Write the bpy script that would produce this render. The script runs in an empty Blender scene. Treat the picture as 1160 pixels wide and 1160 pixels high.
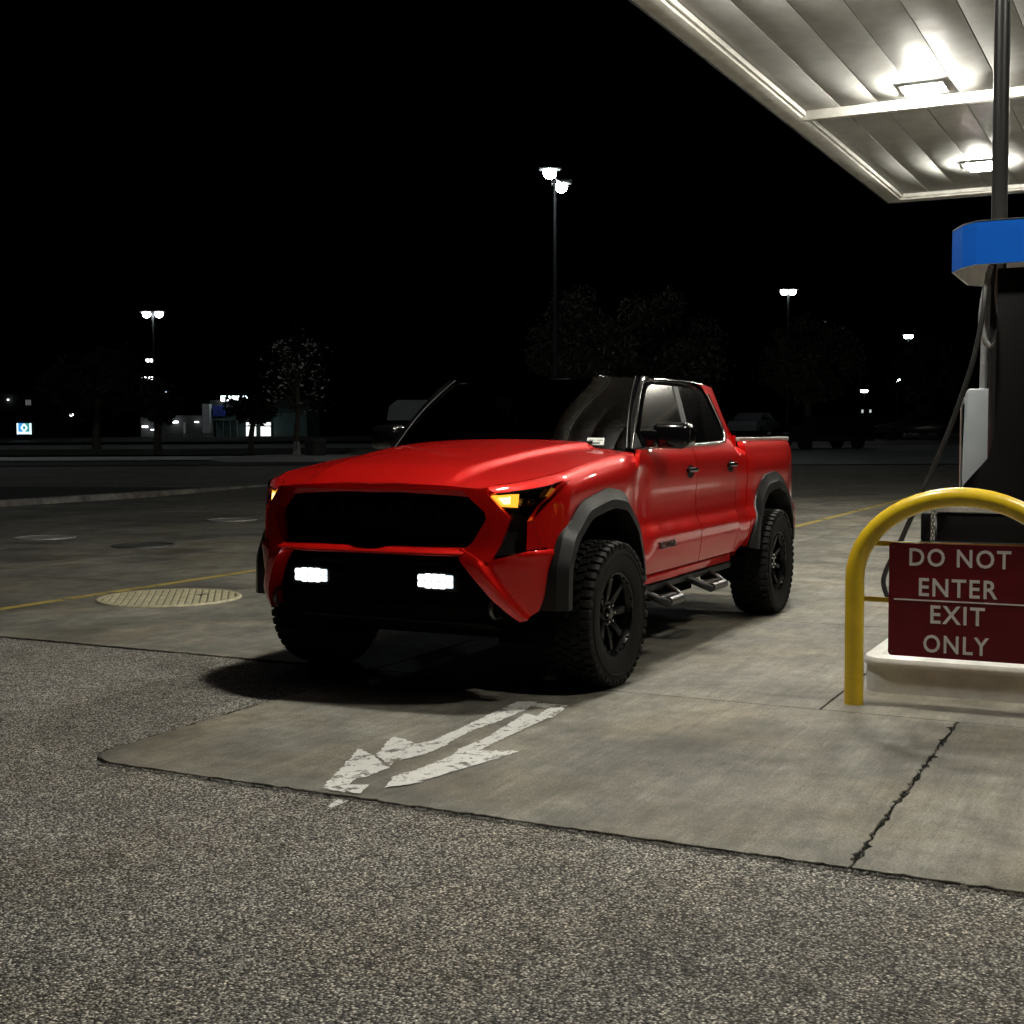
import bpy, bmesh, math, random
import numpy as np
from mathutils import Vector, Matrix, geometry
R = math.radians
rnd = random.Random(7)
scene = bpy.context.scene
col = scene.collection

# ------------------------------------------------------------------ camera, sky, exposure
# world frame: X along the pickup (forward +X), Y to its driver side, Z up, metres
TH, PITCH, ROLL, CAMH = 0.4663, 0.0592, -0.0049, 1.42
CAM = Vector((8.4934, 3.8066, CAMH))
FWD0 = Vector((-math.cos(TH), -math.sin(TH), 0)); RIGHT0 = Vector((-math.sin(TH), math.cos(TH), 0))
cd = bpy.data.cameras.new('camera'); cam = bpy.data.objects.new('camera', cd); col.objects.link(cam)
cd.sensor_fit = 'HORIZONTAL'; cd.sensor_width = 36.0; cd.lens = 36.0*1495/1160
cd.clip_start = 0.05; cd.clip_end = 3000
_f = FWD0*math.cos(PITCH) - Vector((0, 0, 1))*math.sin(PITCH)
_u = FWD0*math.sin(PITCH) + Vector((0, 0, 1))*math.cos(PITCH)
_cr, _sr = math.cos(ROLL), math.sin(ROLL)
_eu = RIGHT0*_cr + _u*_sr
_ev = RIGHT0*_sr - _u*_cr
_m = Matrix((( _eu.x, -_ev.x, -_f.x), (_eu.y, -_ev.y, -_f.y), (_eu.z, -_ev.z, -_f.z)))
cam.matrix_world = Matrix.Translation(CAM) @ _m.to_4x4()
scene.camera = cam

world = bpy.data.worlds.new('World'); scene.world = world; world.use_nodes = True
wn = world.node_tree.nodes; wl = world.node_tree.links
sky = wn.new('ShaderNodeTexSky'); sky.sky_type = 'NISHITA'; sky.sun_disc = False
sky.sun_elevation = R(-4); sky.sun_rotation = R(120)
wl.new(sky.outputs[0], wn['Background'].inputs[0]); wn['Background'].inputs[1].default_value = 0.0015

scene.view_settings.view_transform = 'Standard'; scene.view_settings.look = 'None'
scene.view_settings.exposure = 0.0; scene.view_settings.gamma = 1.0
scene.render.engine = 'CYCLES'
scene.cycles.max_bounces = 6; scene.cycles.caustics_reflective = False; scene.cycles.caustics_refractive = False
scene.cycles.sample_clamp_indirect = 4.0

# ------------------------------------------------------------------ helpers
def bgz(D):                       # the ground rises a little beyond the forecourt
    return 0.0 if D < 30 else min(1.2, (D-30)/50*1.2)
def at(u, v, D):                  # point seen at photo position u,v and standing D metres out along the view
    du, dv = u-580, v-580
    a = (_cr*du + _sr*dv)/1495; b = -(-_sr*du + _cr*dv)/1495
    d = RIGHT0*a + _f + _u*b
    return CAM + d*(D/d.dot(FWD0))
def ground_at(u, D):
    p = at(u, 495, D); p.z = bgz(D); return p

def tag(o, label=None, cat=None, group=None, kind=None):
    if label: o['label'] = label
    if cat: o['category'] = cat
    if group: o['group'] = group
    if kind: o['kind'] = kind
    return o
def empty(name, loc=(0, 0, 0), rz=0.0):
    o = bpy.data.objects.new(name, None); col.objects.link(o); o.location = loc; o.rotation_euler = (0, 0, rz)
    o.empty_display_size = .1
    return o
def link(name, me, mat, parent=None):
    o = bpy.data.objects.new(name, me); col.objects.link(o)
    if mat and not me.materials: me.materials.append(mat)
    if parent: o.parent = parent
    return o
def meshobj(name, V, F, mat, parent=None, smooth=False, angle=None):
    me = bpy.data.meshes.new(name); me.from_pydata([tuple(v) for v in V], [], F); me.update()
    if smooth:
        me.polygons.foreach_set('use_smooth', [True]*len(me.polygons))
        if angle: me.set_sharp_from_angle(angle=R(angle))
    return link(name, me, mat, parent)
def bmobj(name, bm, mat, parent=None, smooth=False, angle=35):
    me = bpy.data.meshes.new(name); bm.normal_update(); bm.to_mesh(me); bm.free()
    if smooth:
        me.polygons.foreach_set('use_smooth', [True]*len(me.polygons)); me.set_sharp_from_angle(angle=R(angle))
    return link(name, me, mat, parent)
def bx(bm, x0, x1, y0, y1, z0, z1, bev=0.0, seg=2, M=None):
    b2 = bmesh.new()
    bmesh.ops.create_cube(b2, size=1)
    for v in b2.verts:
        v.co = Vector(((x0+x1)/2+v.co.x*(x1-x0), (y0+y1)/2+v.co.y*(y1-y0), (z0+z1)/2+v.co.z*(z1-z0)))
    if bev: bmesh.ops.bevel(b2, geom=list(b2.edges), offset=bev, segments=seg, affect='EDGES', profile=.5)
    if M is not None: b2.transform(M)
    join(bm, b2)
def join(bm, b2):
    me = bpy.data.meshes.new('tmp'); b2.to_mesh(me); b2.free(); bm.from_mesh(me); bpy.data.meshes.remove(me)
def box(name, x0, x1, y0, y1, z0, z1, mat, parent=None, bev=0.0, seg=2):
    bm = bmesh.new(); bx(bm, x0, x1, y0, y1, z0, z1, bev, seg)
    return bmobj(name, bm, mat, parent, smooth=bev > 0)
def tube(bm, pts, r, n=12, caps=True, closed=False):
    pts = [Vector(p) for p in pts]; rings = []; N = len(pts); prev = None
    for i, p in enumerate(pts):
        a = pts[(i-1) % N] if (i > 0 or closed) else p
        b = pts[(i+1) % N] if (i < N-1 or closed) else p
        t = (b-a).normalized()
        if prev is None:
            ref = Vector((0, 0, 1)) if abs(t.z) < .9 else Vector((1, 0, 0)); u = t.cross(ref).normalized()
        else:
            u = (prev - t*prev.dot(t)).normalized()
        prev = u; w = t.cross(u); rr = r[i] if isinstance(r, (list, tuple)) else r
        rings.append([bm.verts.new(p + u*math.cos(2*math.pi*k/n)*rr + w*math.sin(2*math.pi*k/n)*rr) for k in range(n)])
    M = N if closed else N-1
    for i in range(M):
        A, B = rings[i], rings[(i+1) % N]
        for k in range(n): bm.faces.new((A[k], A[(k+1) % n], B[(k+1) % n], B[k]))
    if caps and not closed:
        bm.faces.new(rings[0][::-1]); bm.faces.new(rings[-1])
def tubeobj(name, pts, r, mat, parent=None, n=12):
    bm = bmesh.new(); tube(bm, pts, r, n); bmesh.ops.recalc_face_normals(bm, faces=bm.faces)
    return bmobj(name, bm, mat, parent, True, 50)
def catmull(P, k=8):
    P = [Vector(p) for p in P]; out = []
    for i in range(len(P)-1):
        p0 = P[max(i-1, 0)]; p1 = P[i]; p2 = P[i+1]; p3 = P[min(i+2, len(P)-1)]
        for j in range(k):
            t = j/k
            out.append(.5*((2*p1)+(p2-p0)*t+(2*p0-5*p1+4*p2-p3)*t*t+(3*p1-p0-3*p2+p3)*t**3))
    out.append(P[-1]); return out
def lathe(bm, prof, n=48, axis='y', c=(0, 0, 0)):      # prof: (radius, along axis)
    rings = []
    for r, h in prof:
        ring = []
        for k in range(n):
            a = 2*math.pi*k/n
            if axis == 'y': p = (c[0]+r*math.cos(a), c[1]+h, c[2]+r*math.sin(a))
            else: p = (c[0]+r*math.cos(a), c[1]+r*math.sin(a), c[2]+h)
            ring.append(bm.verts.new(p))
        rings.append(ring)
    for A, B in zip(rings, rings[1:]):
        for k in range(n): bm.faces.new((A[k], A[(k+1) % n], B[(k+1) % n], B[k]))
    return rings
def prism(bm, poly, h0, h1, fm):                       # poly 2D, fm(a,b,h)->3D
    lo = [bm.verts.new(fm(a, b, h0)) for a, b in poly]; hi = [bm.verts.new(fm(a, b, h1)) for a, b in poly]
    n = len(poly); bm.faces.new(lo[::-1]); bm.faces.new(hi)
    for i in range(n): bm.faces.new((lo[i], lo[(i+1) % n], hi[(i+1) % n], hi[i]))
def prismobj(name, poly, h0, h1, fm, mat, parent=None, bev=0):
    bm = bmesh.new(); prism(bm, poly, h0, h1, fm); bmesh.ops.recalc_face_normals(bm, faces=bm.faces)
    if bev: bmesh.ops.bevel(bm, geom=list(bm.edges), offset=bev, segments=2, affect='EDGES', profile=.5)
    return bmobj(name, bm, mat, parent, bev > 0)
def copy_tree(o, parent=None):
    c = o.copy(); col.objects.link(c); c.parent = parent
    for ch in o.children: copy_tree(ch, c)
    return c
def textmesh(name, body, mat, parent, width, height, M, depth=.002, bold=.0, spacing=1.0):
    cu = bpy.data.curves.new(name, 'FONT'); cu.body = body; cu.extrude = .001; cu.offset = bold; cu.space_character = spacing
    cu.align_x = 'CENTER'; cu.resolution_u = 3
    o = bpy.data.objects.new(name, cu); col.objects.link(o)
    bpy.context.view_layer.update()
    me = bpy.data.meshes.new_from_object(o.evaluated_get(bpy.context.evaluated_depsgraph_get()))
    bpy.data.objects.remove(o); bpy.data.curves.remove(cu)
    xs = [v.co.x for v in me.vertices]; ys = [v.co.y for v in me.vertices]; zs = [v.co.z for v in me.vertices]
    x0, x1, y0, y1, zt = min(xs), max(xs), min(ys), max(ys), max(zs)
    for v in me.vertices:
        v.co = Vector(((v.co.x-(x0+x1)/2)/(x1-x0)*width, (v.co.y-(y0+y1)/2)/(y1-y0)*height, v.co.z/zt*depth))
    me.transform(M); me.update(); me.materials.clear()
    bm = bmesh.new(); bm.from_mesh(me); bpy.data.meshes.remove(me); bmesh.ops.remove_doubles(bm, verts=bm.verts, dist=1e-6)
    left = set(bm.verts); out = []
    while left:                                # one object per letter
        st = [left.pop()]; comp = set(st)
        while st:
            v = st.pop()
            for e in v.link_edges:
                w = e.other_vert(v)
                if w in left: left.discard(w); comp.add(w); st.append(w)
        idx = {v: i for i, v in enumerate(comp)}
        fs = [tuple(idx[v] for v in f.verts) for f in bm.faces if f.verts[0] in comp]
        out.append(meshobj(name, [v.co.copy() for v in comp], fs, mat, parent))
    bm.free(); return out

# ------------------------------------------------------------------ materials
def mat(name, c, rough=.5, metal=0., coat=0., coat_r=.03, spec=.5, emit=None, es=0., vary=0., vscale=4., bump=0., bscale=60., rvary=0.):
    m = bpy.data.materials.new(name); m.use_nodes = True; nt = m.node_tree; b = nt.nodes['Principled BSDF']
    b.inputs['Base Color'].default_value = (*c, 1); b.inputs['Roughness'].default_value = rough; b.inputs['Metallic'].default_value = metal
    b.inputs['Coat Weight'].default_value = coat; b.inputs['Coat Roughness'].default_value = coat_r; b.inputs['Specular IOR Level'].default_value = spec
    if emit: b.inputs['Emission Color'].default_value = (*emit, 1); b.inputs['Emission Strength'].default_value = es
    tc = None
    if vary or bump or rvary:
        tc = nt.nodes.new('ShaderNodeTexCoord')
    if vary or rvary:
        n = nt.nodes.new('ShaderNodeTexNoise'); n.inputs['Scale'].default_value = vscale; n.inputs['Detail'].default_value = 6; n.inputs['Roughness'].default_value = .65
        nt.links.new(tc.outputs['Object'], n.inputs['Vector'])
        if vary:
            r = nt.nodes.new('ShaderNodeMapRange'); r.inputs['From Min'].default_value = .3; r.inputs['From Max'].default_value = .7
            r.inputs['To Min'].default_value = 1-vary; r.inputs['To Max'].default_value = 1+vary
            nt.links.new(n.outputs['Fac'], r.inputs['Value'])
            mx = nt.nodes.new('ShaderNodeMix'); mx.data_type = 'RGBA'; mx.blend_type = 'MULTIPLY'; mx.inputs['Factor'].default_value = 1
            mx.inputs['A'].default_value = (*c, 1); nt.links.new(r.outputs['Result'], mx.inputs['B']); nt.links.new(mx.outputs['Result'], b.inputs['Base Color'])
        if rvary:
            r2 = nt.nodes.new('ShaderNodeMapRange'); r2.inputs['From Min'].default_value = .3; r2.inputs['From Max'].default_value = .7
            r2.inputs['To Min'].default_value = rough-rvary; r2.inputs['To Max'].default_value = rough+rvary
            nt.links.new(n.outputs['Fac'], r2.inputs['Value']); nt.links.new(r2.outputs['Result'], b.inputs['Roughness'])
    if bump:
        n2 = nt.nodes.new('ShaderNodeTexNoise'); n2.inputs['Scale'].default_value = bscale; n2.inputs['Detail'].default_value = 4
        nt.links.new(tc.outputs['Object'], n2.inputs['Vector'])
        bp = nt.nodes.new('ShaderNodeBump'); bp.inputs['Strength'].default_value = bump; bp.inputs['Distance'].default_value = .01
        nt.links.new(n2.outputs['Fac'], bp.inputs['Height']); nt.links.new(bp.outputs['Normal'], b.inputs['Normal'])
    return m
class NT:
    def __init__(s, m): s.t = m.node_tree; s.b = s.t.nodes['Principled BSDF']
    def n(s, ty, **kw):
        n = s.t.nodes.new(ty)
        for k, v in kw.items():
            if k in n.inputs.keys(): n.inputs[k].default_value = v
            else: setattr(n, k, v)
        return n
    def l(s, a, b): s.t.links.new(a, b)
    def noise(s, vec, scale, detail=5, rough=.6):
        n = s.n('ShaderNodeTexNoise', Scale=scale, Detail=detail, Roughness=rough); s.l(vec, n.inputs['Vector']); return n.outputs['Fac']
    def rng(s, v, a, b, c, d):
        n = s.n('ShaderNodeMapRange', **{'From Min': a, 'From Max': b, 'To Min': c, 'To Max': d}); s.l(v, n.inputs['Value']); return n.outputs['Result']
    def mul(s, a, b):
        n = s.n('ShaderNodeMix', data_type='RGBA', blend_type='MULTIPLY'); n.inputs['Factor'].default_value = 1
        s.l(a, n.inputs['A']); s.l(b, n.inputs['B']); return n.outputs['Result']
    def mix(s, f, a, b):
        n = s.n('ShaderNodeMix', data_type='RGBA')
        if isinstance(f, float): n.inputs['Factor'].default_value = f
        else: s.l(f, n.inputs['Factor'])
        for k, v in (('A', a), ('B', b)):
            if isinstance(v, tuple): n.inputs[k].default_value = (*v, 1)
            else: s.l(v, n.inputs[k])
        return n.outputs['Result']

def asphalt_mat():
    m = mat('asphalt', (.2, .19, .17), .85, spec=.3); t = NT(m)
    pos = t.n('ShaderNodeNewGeometry').outputs['Position']
    v = t.n('ShaderNodeTexVoronoi', Scale=125.0, Randomness=1.0); t.l(pos, v.inputs['Vector'])
    v2 = t.n('ShaderNodeTexVoronoi', Scale=260.0); t.l(pos, v2.inputs['Vector'])
    sep = t.n('ShaderNodeSeparateColor'); t.l(v.outputs['Color'], sep.inputs[0])
    sep2 = t.n('ShaderNodeSeparateColor'); t.l(v2.outputs['Color'], sep2.inputs[0])
    ramp = t.n('ShaderNodeValToRGB'); cr = ramp.color_ramp
    cr.elements[0].color = (.075, .072, .066, 1); cr.elements[1].color = (.88, .84, .75, 1)
    for p, c in ((.3, (.19, .182, .163)), (.6, (.36, .345, .31)), (.85, (.62, .59, .53))):
        e = cr.elements.new(p); e.color = (*c, 1)
    t.l(sep.outputs[0], ramp.inputs[0])
    edge = t.rng(v.outputs['Distance'], .2, .75, 1.25, .22)
    c1 = t.mul(ramp.outputs[0], edge)
    c1 = t.mul(c1, t.rng(sep2.outputs[0], 0, 1, .6, 1.45))
    big = t.noise(pos, .55, 4, .6); c1 = t.mul(c1, t.rng(big, .3, .7, .70, 1.06))
    mid = t.noise(pos, 7, 4, .7); c1 = t.mul(c1, t.rng(mid, .3, .7, .72, 1.28))
    tint = t.noise(pos, 1.3, 3); c1 = t.mix(t.rng(tint, .4, .65, 0, .4), c1, t.mul(c1, t.n('ShaderNodeRGB').outputs[0]))
    t.t.nodes[-1]
    for n in t.t.nodes:
        if n.type == 'RGB': n.outputs[0].default_value = (1.06, .97, .86, 1)
    t.l(c1, t.b.inputs['Base Color'])
    bp = t.n('ShaderNodeBump', Strength=.9, Distance=.006)
    h = t.rng(v.outputs['Distance'], 0, .8, 1, 0); t.l(h, bp.inputs['Height']); t.l(bp.outputs[0], t.b.inputs['Normal'])
    return m
def concrete_mat(name, base=(.20, .192, .165)):
    m = mat(name, base, .75, spec=.35); t = NT(m)
    pos = t.n('ShaderNodeNewGeometry').outputs['Position']
    oi = t.n('ShaderNodeObjectInfo').outputs['Random']
    rgb = t.n('ShaderNodeRGB'); rgb.outputs[0].default_value = (*base, 1)
    c = t.mul(rgb.outputs[0], t.rng(oi, 0, 1, .88, 1.12))
    c = t.mul(c, t.rng(t.noise(pos, .5, 5, .6), .3, .7, .62, 1.38))
    c = t.mul(c, t.rng(t.noise(pos, 1.7, 7, .68), .3, .7, .68, 1.30))
    c = t.mul(c, t.rng(t.noise(pos, 4.5, 6, .7), .3, .7, .66, 1.3))
    mp = t.n('ShaderNodeMapping'); mp.inputs['Scale'].default_value = (.6, 6, 1); mp.inputs['Rotation'].default_value = (0, 0, .1); t.l(pos, mp.inputs['Vector'])
    c = t.mul(c, t.rng(t.noise(mp.outputs[0], 2.2, 6, .7), .3, .7, .82, 1.15))
    c = t.mul(c, t.rng(t.noise(pos, 90, 3, .7), .25, .75, .55, 1.45))
    c = t.mul(c, t.rng(t.noise(pos, 320, 2, .6), .3, .7, .85, 1.15))
    # oily patches and light scuffs
    st = t.noise(pos, .8, 7, .6); c = t.mix(t.rng(st, .53, .66, 0, .72), c, (.07, .066, .055))
    sp = t.noise(pos, 14, 3, .5); c = t.mix(t.rng(sp, .70, .76, 0, .5), c, (.06, .055, .05))
    mp2 = t.n('ShaderNodeMapping'); mp2.inputs['Scale'].default_value = (2.2, 26, 1); mp2.inputs['Rotation'].default_value = (0, 0, -.5); t.l(pos, mp2.inputs['Vector'])
    c = t.mul(c, t.rng(t.noise(mp2.outputs[0], 1.6, 8, .75), .35, .65, .86, 1.12))
    pit = t.n('ShaderNodeTexVoronoi', Scale=38.0); t.l(pos, pit.inputs['Vector']); c = t.mul(c, t.rng(pit.outputs['Distance'], .02, .10, .55, 1.0))
    sc = t.noise(mp.outputs[0], 9, 5, .7); c = t.mix(t.rng(sc, .62, .74, 0, .45), c, (.42, .40, .35))
    ye = t.noise(pos, .9, 3); c = t.mix(t.rng(ye, .45, .7, 0, .35), c, t.mul(c, t.n('ShaderNodeRGB', name='warm').outputs[0]))
    t.t.nodes['warm'].outputs[0].default_value = (1.28, 1.04, .66, 1)
    t.l(c, t.b.inputs['Base Color'])
    t.l(t.rng(t.noise(pos, 1.1, 4), .3, .7, .55, .85), t.b.inputs['Roughness'])
    bp = t.n('ShaderNodeBump', Strength=.5, Distance=.006); t.l(t.noise(pos, 120, 4, .7), bp.inputs['Height'])
    bp2 = t.n('ShaderNodeBump', Strength=.35, Distance=.02); t.l(t.noise(pos, 6, 4, .6), bp2.inputs['Height']); t.l(bp.outputs[0], bp2.inputs['Normal'])
    t.l(bp2.outputs[0], t.b.inputs['Normal'])
    return m
def paint_mat(name, c, keep=.5, scale=16.):             # worn road paint, bare concrete shows where it is gone
    m = mat(name, c, .7); t = NT(m); m.blend_method = 'HASHED' if hasattr(m, 'blend_method') else None
    pos = t.n('ShaderNodeNewGeometry').outputs['Position']
    a = t.noise(pos, scale, 8, .75); b = t.noise(pos, scale*.22, 4, .6)
    s = t.n('ShaderNodeMath', operation='ADD'); t.l(a, s.inputs[0]); t.l(b, s.inputs[1])
    f = t.rng(s.outputs[0], .95-.0+(.5-keep)*.5, 1.07+(.5-keep)*.5, 0, 1)
    t.l(f, t.b.inputs['Alpha'])
    t.l(t.mix(t.noise(pos, 40, 4), tuple(x*.7 for x in c), c), t.b.inputs['Base Color'])
    return m
def glass_mat(name, tint=.1, rough=.015):
    m = bpy.data.materials.new(name); m.use_nodes = True; nt = m.node_tree
    for n in list(nt.nodes):
        if n.type != 'OUTPUT_MATERIAL': nt.nodes.remove(n)
    out = [n for n in nt.nodes if n.type == 'OUTPUT_MATERIAL'][0]
    tr = nt.nodes.new('ShaderNodeBsdfTransparent'); tr.inputs[0].default_value = (tint*.9, tint, tint*.95, 1)
    gl = nt.nodes.new('ShaderNodeBsdfGlossy'); gl.inputs['Roughness'].default_value = rough; gl.inputs[0].default_value = (.9, .9, .9, 1)
    fr = nt.nodes.new('ShaderNodeFresnel'); fr.inputs[0].default_value = 1.5
    mx = nt.nodes.new('ShaderNodeMixShader'); nt.links.new(fr.outputs[0], mx.inputs[0]); nt.links.new(tr.outputs[0], mx.inputs[1]); nt.links.new(gl.outputs[0], mx.inputs[2])
    nt.links.new(mx.outputs[0], out.inputs[0]); return m
def emis(name, c, s): return mat(name, (.02, .02, .02), .4, emit=c, es=s)

M = {}
M['asphalt'] = asphalt_mat()
M['concrete'] = concrete_mat('concrete')
M['kerb'] = concrete_mat('kerb_concrete', (.34, .33, .31))
M['joint'] = mat('joint_filler', (.008, .008, .007), .95, spec=.1)
M['white_paint'] = paint_mat('worn_white_paint', (.82, .82, .79), .74, 60.)
M['yellow_paint'] = paint_mat('worn_yellow_paint', (.55, .42, .10), .78, 12.)
M['grass'] = mat('grass', (.02, .03, .012), .9, vary=.4, vscale=9, bump=.8, bscale=50)
M['dark_road'] = mat('dark_road', (.06, .06, .06), .85, vary=.2, vscale=1.5, bump=.4, bscale=120)
# ------------------------------------------------------------------ ground
def camxy(D, L): return Vector((CAM.x, CAM.y, 0)) + FWD0*D + RIGHT0*L
V, F = [], []
Ds = [-25, -8, 0, 3, 6, 10, 16, 24, 30, 40, 50, 60, 70, 80, 110, 160, 260, 500, 1200, 2600]
Ls = [-2200, -700, -250, -90, -40, -20, -10, 0, 10, 20, 40, 90, 250, 700, 2200]
for D in Ds:
    for L in Ls:
        p = camxy(D, L); V.append((p.x, p.y, bgz(D)-.010))
nL = len(Ls)
for i in range(len(Ds)-1):
    for j in range(nL-1): F.append((i*nL+j, i*nL+j+1, (i+1)*nL+j+1, (i+1)*nL+j))
g = meshobj('ground', V, F, M['asphalt']); tag(g, kind='structure')

# concrete forecourt: every slab is its own piece, joints left open
apron = empty('concrete_forecourt', (0, 0, 0)); tag(apron, kind='structure')
def slab(x0, x1, y0, y1, jit=None, corner=None):
    gp = .006; pts = []
    jit = jit or {}
    def edge(ax, ay, bx_, by_, key, nx, ny):
        L = math.hypot(bx_-ax, by_-ay); n = max(2, int(L/(.028 if key in jit else .6))); j = jit.get(key, .0015)
        acc = 0
        for i in range(n):
            t = i/n
            acc = acc*.6 + rnd.uniform(-1, 1)*.6
            k = j*(acc*.6+rnd.uniform(-1, 1)*.7)*(1 if 0 < i else 0) - (j*1.5 if (key in jit and rnd.random() < .06) else 0)
            pts.append((ax+(bx_-ax)*t+nx*k, ay+(by_-ay)*t+ny*k))
    a0, a1, b0, b1 = x0+gp, x1-gp, y0+gp, y1-gp
    edge(a0, b0, a1 - (corner or 0), b0, 'y0', 0, -1)
    if corner:
        for k in range(8):
            a = -math.pi/2 + math.pi/2*k/8
            pts.append((a1-corner+corner*math.cos(a), b0+corner+corner*math.sin(a)))
    edge(a1, b0+(corner or 0), a1, b1, 'x1', 1, 0)
    edge(a1, b1, a0, b1, 'y1', 0, 1); edge(a0, b1, a0, b0, 'x0', -1, 0)
    n = len(pts); cx = sum(p[0] for p in pts)/n; cy = sum(p[1] for p in pts)/n
    be = .003
    def inset(p):
        dx, dy = cx-p[0], cy-p[1]; l = math.hypot(dx, dy); return (p[0]+dx/l*be, p[1]+dy/l*be)
    V = [(*inset(p), 0.) for p in pts] + [(*p, -.003) for p in pts] + [(*p, -.06) for p in pts]
    F = [tuple(range(n))]
    for k in range(n):
        m = (k+1) % n
        F.append((n+k, n+m, m, k)); F.append((2*n+k, 2*n+m, n+m, n+k))
    meshobj('concrete_slab', V, F, M['concrete'], apron)
ys = [-17.3, -13.9, -10.5, -7.2, -3.85, -.5, 2.2, 2.88, 6.2, 9.6]
xs = [4.22, 1.8, -1.25, -4.3, -7.4, -10.5, -14, -17.5, -21, -25, -29]
for i in range(len(xs)-1):
    for j in range(len(ys)-1):
        x1, x0, y0, y1 = xs[i], xs[i+1], ys[j], ys[j+1]
        if i == 0:
            if y1 <= -.5 or y0 == 2.2: continue
            if y0 == -.5: slab(x0, x1, y0, 2.88, {'x1': .007, 'y0': .006, 'y1': .011}, .22)
            else: slab(x0, x1, y0, y1, {'x1': .007, 'y0': .011} if y0 == 2.88 else {'x1': .007})
        elif y0 == 2.2:
            if i == 1: slab(x0, x1, y0, 6.2)
        elif y0 == 2.88:
            if i != 1: slab(x0, x1, 2.2, y1)
        else:
            slab(x0, x1, y0, y1, {'x1': .01} if (i == 1 and y1 <= -.5) else None)
# dark filler at the bottom of the joints
o = meshobj('joint_filler', [(3.93, -.47, -.0075), (4.09, -.42, -.0075), (4.18, -.28, -.0075), (4.2, 9.5, -.0075), (-29, 9.5, -.0075), (-29, -17.2, -.0075), (1.78, -17.2, -.0075), (1.78, -.47, -.0075)], [(0, 1, 2, 3, 4, 5, 6, 7)], M['joint'], apron)
# crumbled edge along the asphalt and the cracked joint
bm = bmesh.new()
def crumb(x, y, z, s):
    c = Vector((x, y, z)); vs = []
    for k in range(6):
        d = Vector(((1, 0, 0), (-1, 0, 0), (0, 1, 0), (0, -1, 0), (0, 0, 1), (0, 0, -1))[k]); vs.append(bm.verts.new(c + d*s*rnd.uniform(.6, 1.2)))
    for a in ((0, 2, 4), (2, 1, 4), (1, 3, 4), (3, 0, 4), (2, 0, 5), (1, 2, 5), (3, 1, 5), (0, 3, 5)): bm.faces.new([vs[q] for q in a])
for k in range(2600):
    y = rnd.uniform(-.35, 7); crumb(4.235+abs(rnd.gauss(0, .016))-.012, y, -.006, rnd.uniform(.002, .0075))
for k in range(260):
    x = rnd.uniform(1.8, 4.2); crumb(x, 2.88+rnd.gauss(0, .012), -.005, rnd.uniform(.002, .007))
for k in range(200): crumb(rnd.uniform(2, 4.1), -.51-abs(rnd.gauss(0, .02)), -.008, rnd.uniform(.002, .007))
_cr_bm = bm
def crack(name, P, w0, w1, z):              # ragged open joint seen as a dark ribbon
    V, F = [], []; r = random.Random(len(P)*7+3); w = (w0+w1)/2; off = 0
    for i, (x, y) in enumerate(P):
        a = P[max(0, i-1)]; b = P[min(len(P)-1, i+1)]; tx, ty = b[0]-a[0], b[1]-a[1]; l = math.hypot(tx, ty); nx, ny = -ty/l, tx/l
        w = max(w0, min(w1, w+r.uniform(-1, 1)*(w1-w0)*.5)); off = off*.75+r.uniform(-1, 1)*.005
        V += [(x+nx*(off-w/2), y+ny*(off-w/2), z), (x+nx*(off+w/2), y+ny*(off+w/2), z)]
        if i: F.append((2*i-2, 2*i-1, 2*i+1, 2*i))
    o = meshobj(name, V, F, M['joint'], apron); return o
arc_ = [(4.0+.228*math.cos(R(-90+a)), -.272+.236*math.sin(R(-90+a))) for a in range(0, 90, 9)]
crack('edge_crack', [(1.82+.03*i, -.508) for i in range(72)] + arc_ + [(4.228, -.26+.03*i) for i in range(240)], .003, .022, -.0065)
crack('edge_crack', [(1.81, -.55-.03*i) for i in range(0, 220)], .004, .018, -.0065)
crack('edge_crack', [(1.82+.018*i, 2.88) for i in range(133)], .002, .010, .0025)
bm = _cr_bm
o = bmobj('loose_gravel', bm, M['kerb']); tag(o, 'loose grit crumbled along the edge of the concrete slab', 'gravel', kind='stuff')

def flat(name, poly, z, m, parent=None):
    return meshobj(name, [(x, y, z) for x, y in poly], [tuple(range(len(poly)))], m, parent)
AR = {'shaftL': [(3.529, .805), (3.246, .758), (2.995, .749), (2.664, .732), (2.31, .717), (2.254, .811), (2.477, .848), (2.748, .845), (3.008, .824), (3.292, .849), (3.505, .855)],
 'bar': [(2.305, .727), (2.271, .998), (2.596, 1.055), (2.605, .968), (2.391, .936), (2.377, .823)],
 'shaftR': [(2.549, .883), (2.605, 1.036), (2.907, 1.037), (3.203, 1.037), (3.455, 1.045), (3.616, 1.012), (3.358, .95), (3.088, .955), (2.862, .926)],
 'barb1': [(3.602, .665), (3.265, .545), (3.35, .73), (3.25, .765), (3.30, .862), (3.50, .862), (3.66, .81), (3.76, .835)],
 'barbL': [(3.554, .54), (3.62, .66), (3.79, .845), (3.927, .836), (4.022, .818), (4.195, .895), (4.173, .766), (3.959, .694)],
 'barbR': [(3.273, 1.218), (3.473, 1.177), (3.676, 1.127), (3.939, 1.081), (4.06, 1.0), (3.9, .939), (3.714, .968), (3.465, .989), (3.33, 1.061)],
 'tip': [(4.19, .927), (4.161, .861), (4.076, .853), (4.047, .913), (4.176, .958)]}
arr = empty('painted_arrow', (3.3, .9, 0)); tag(arr, kind='structure')
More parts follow.
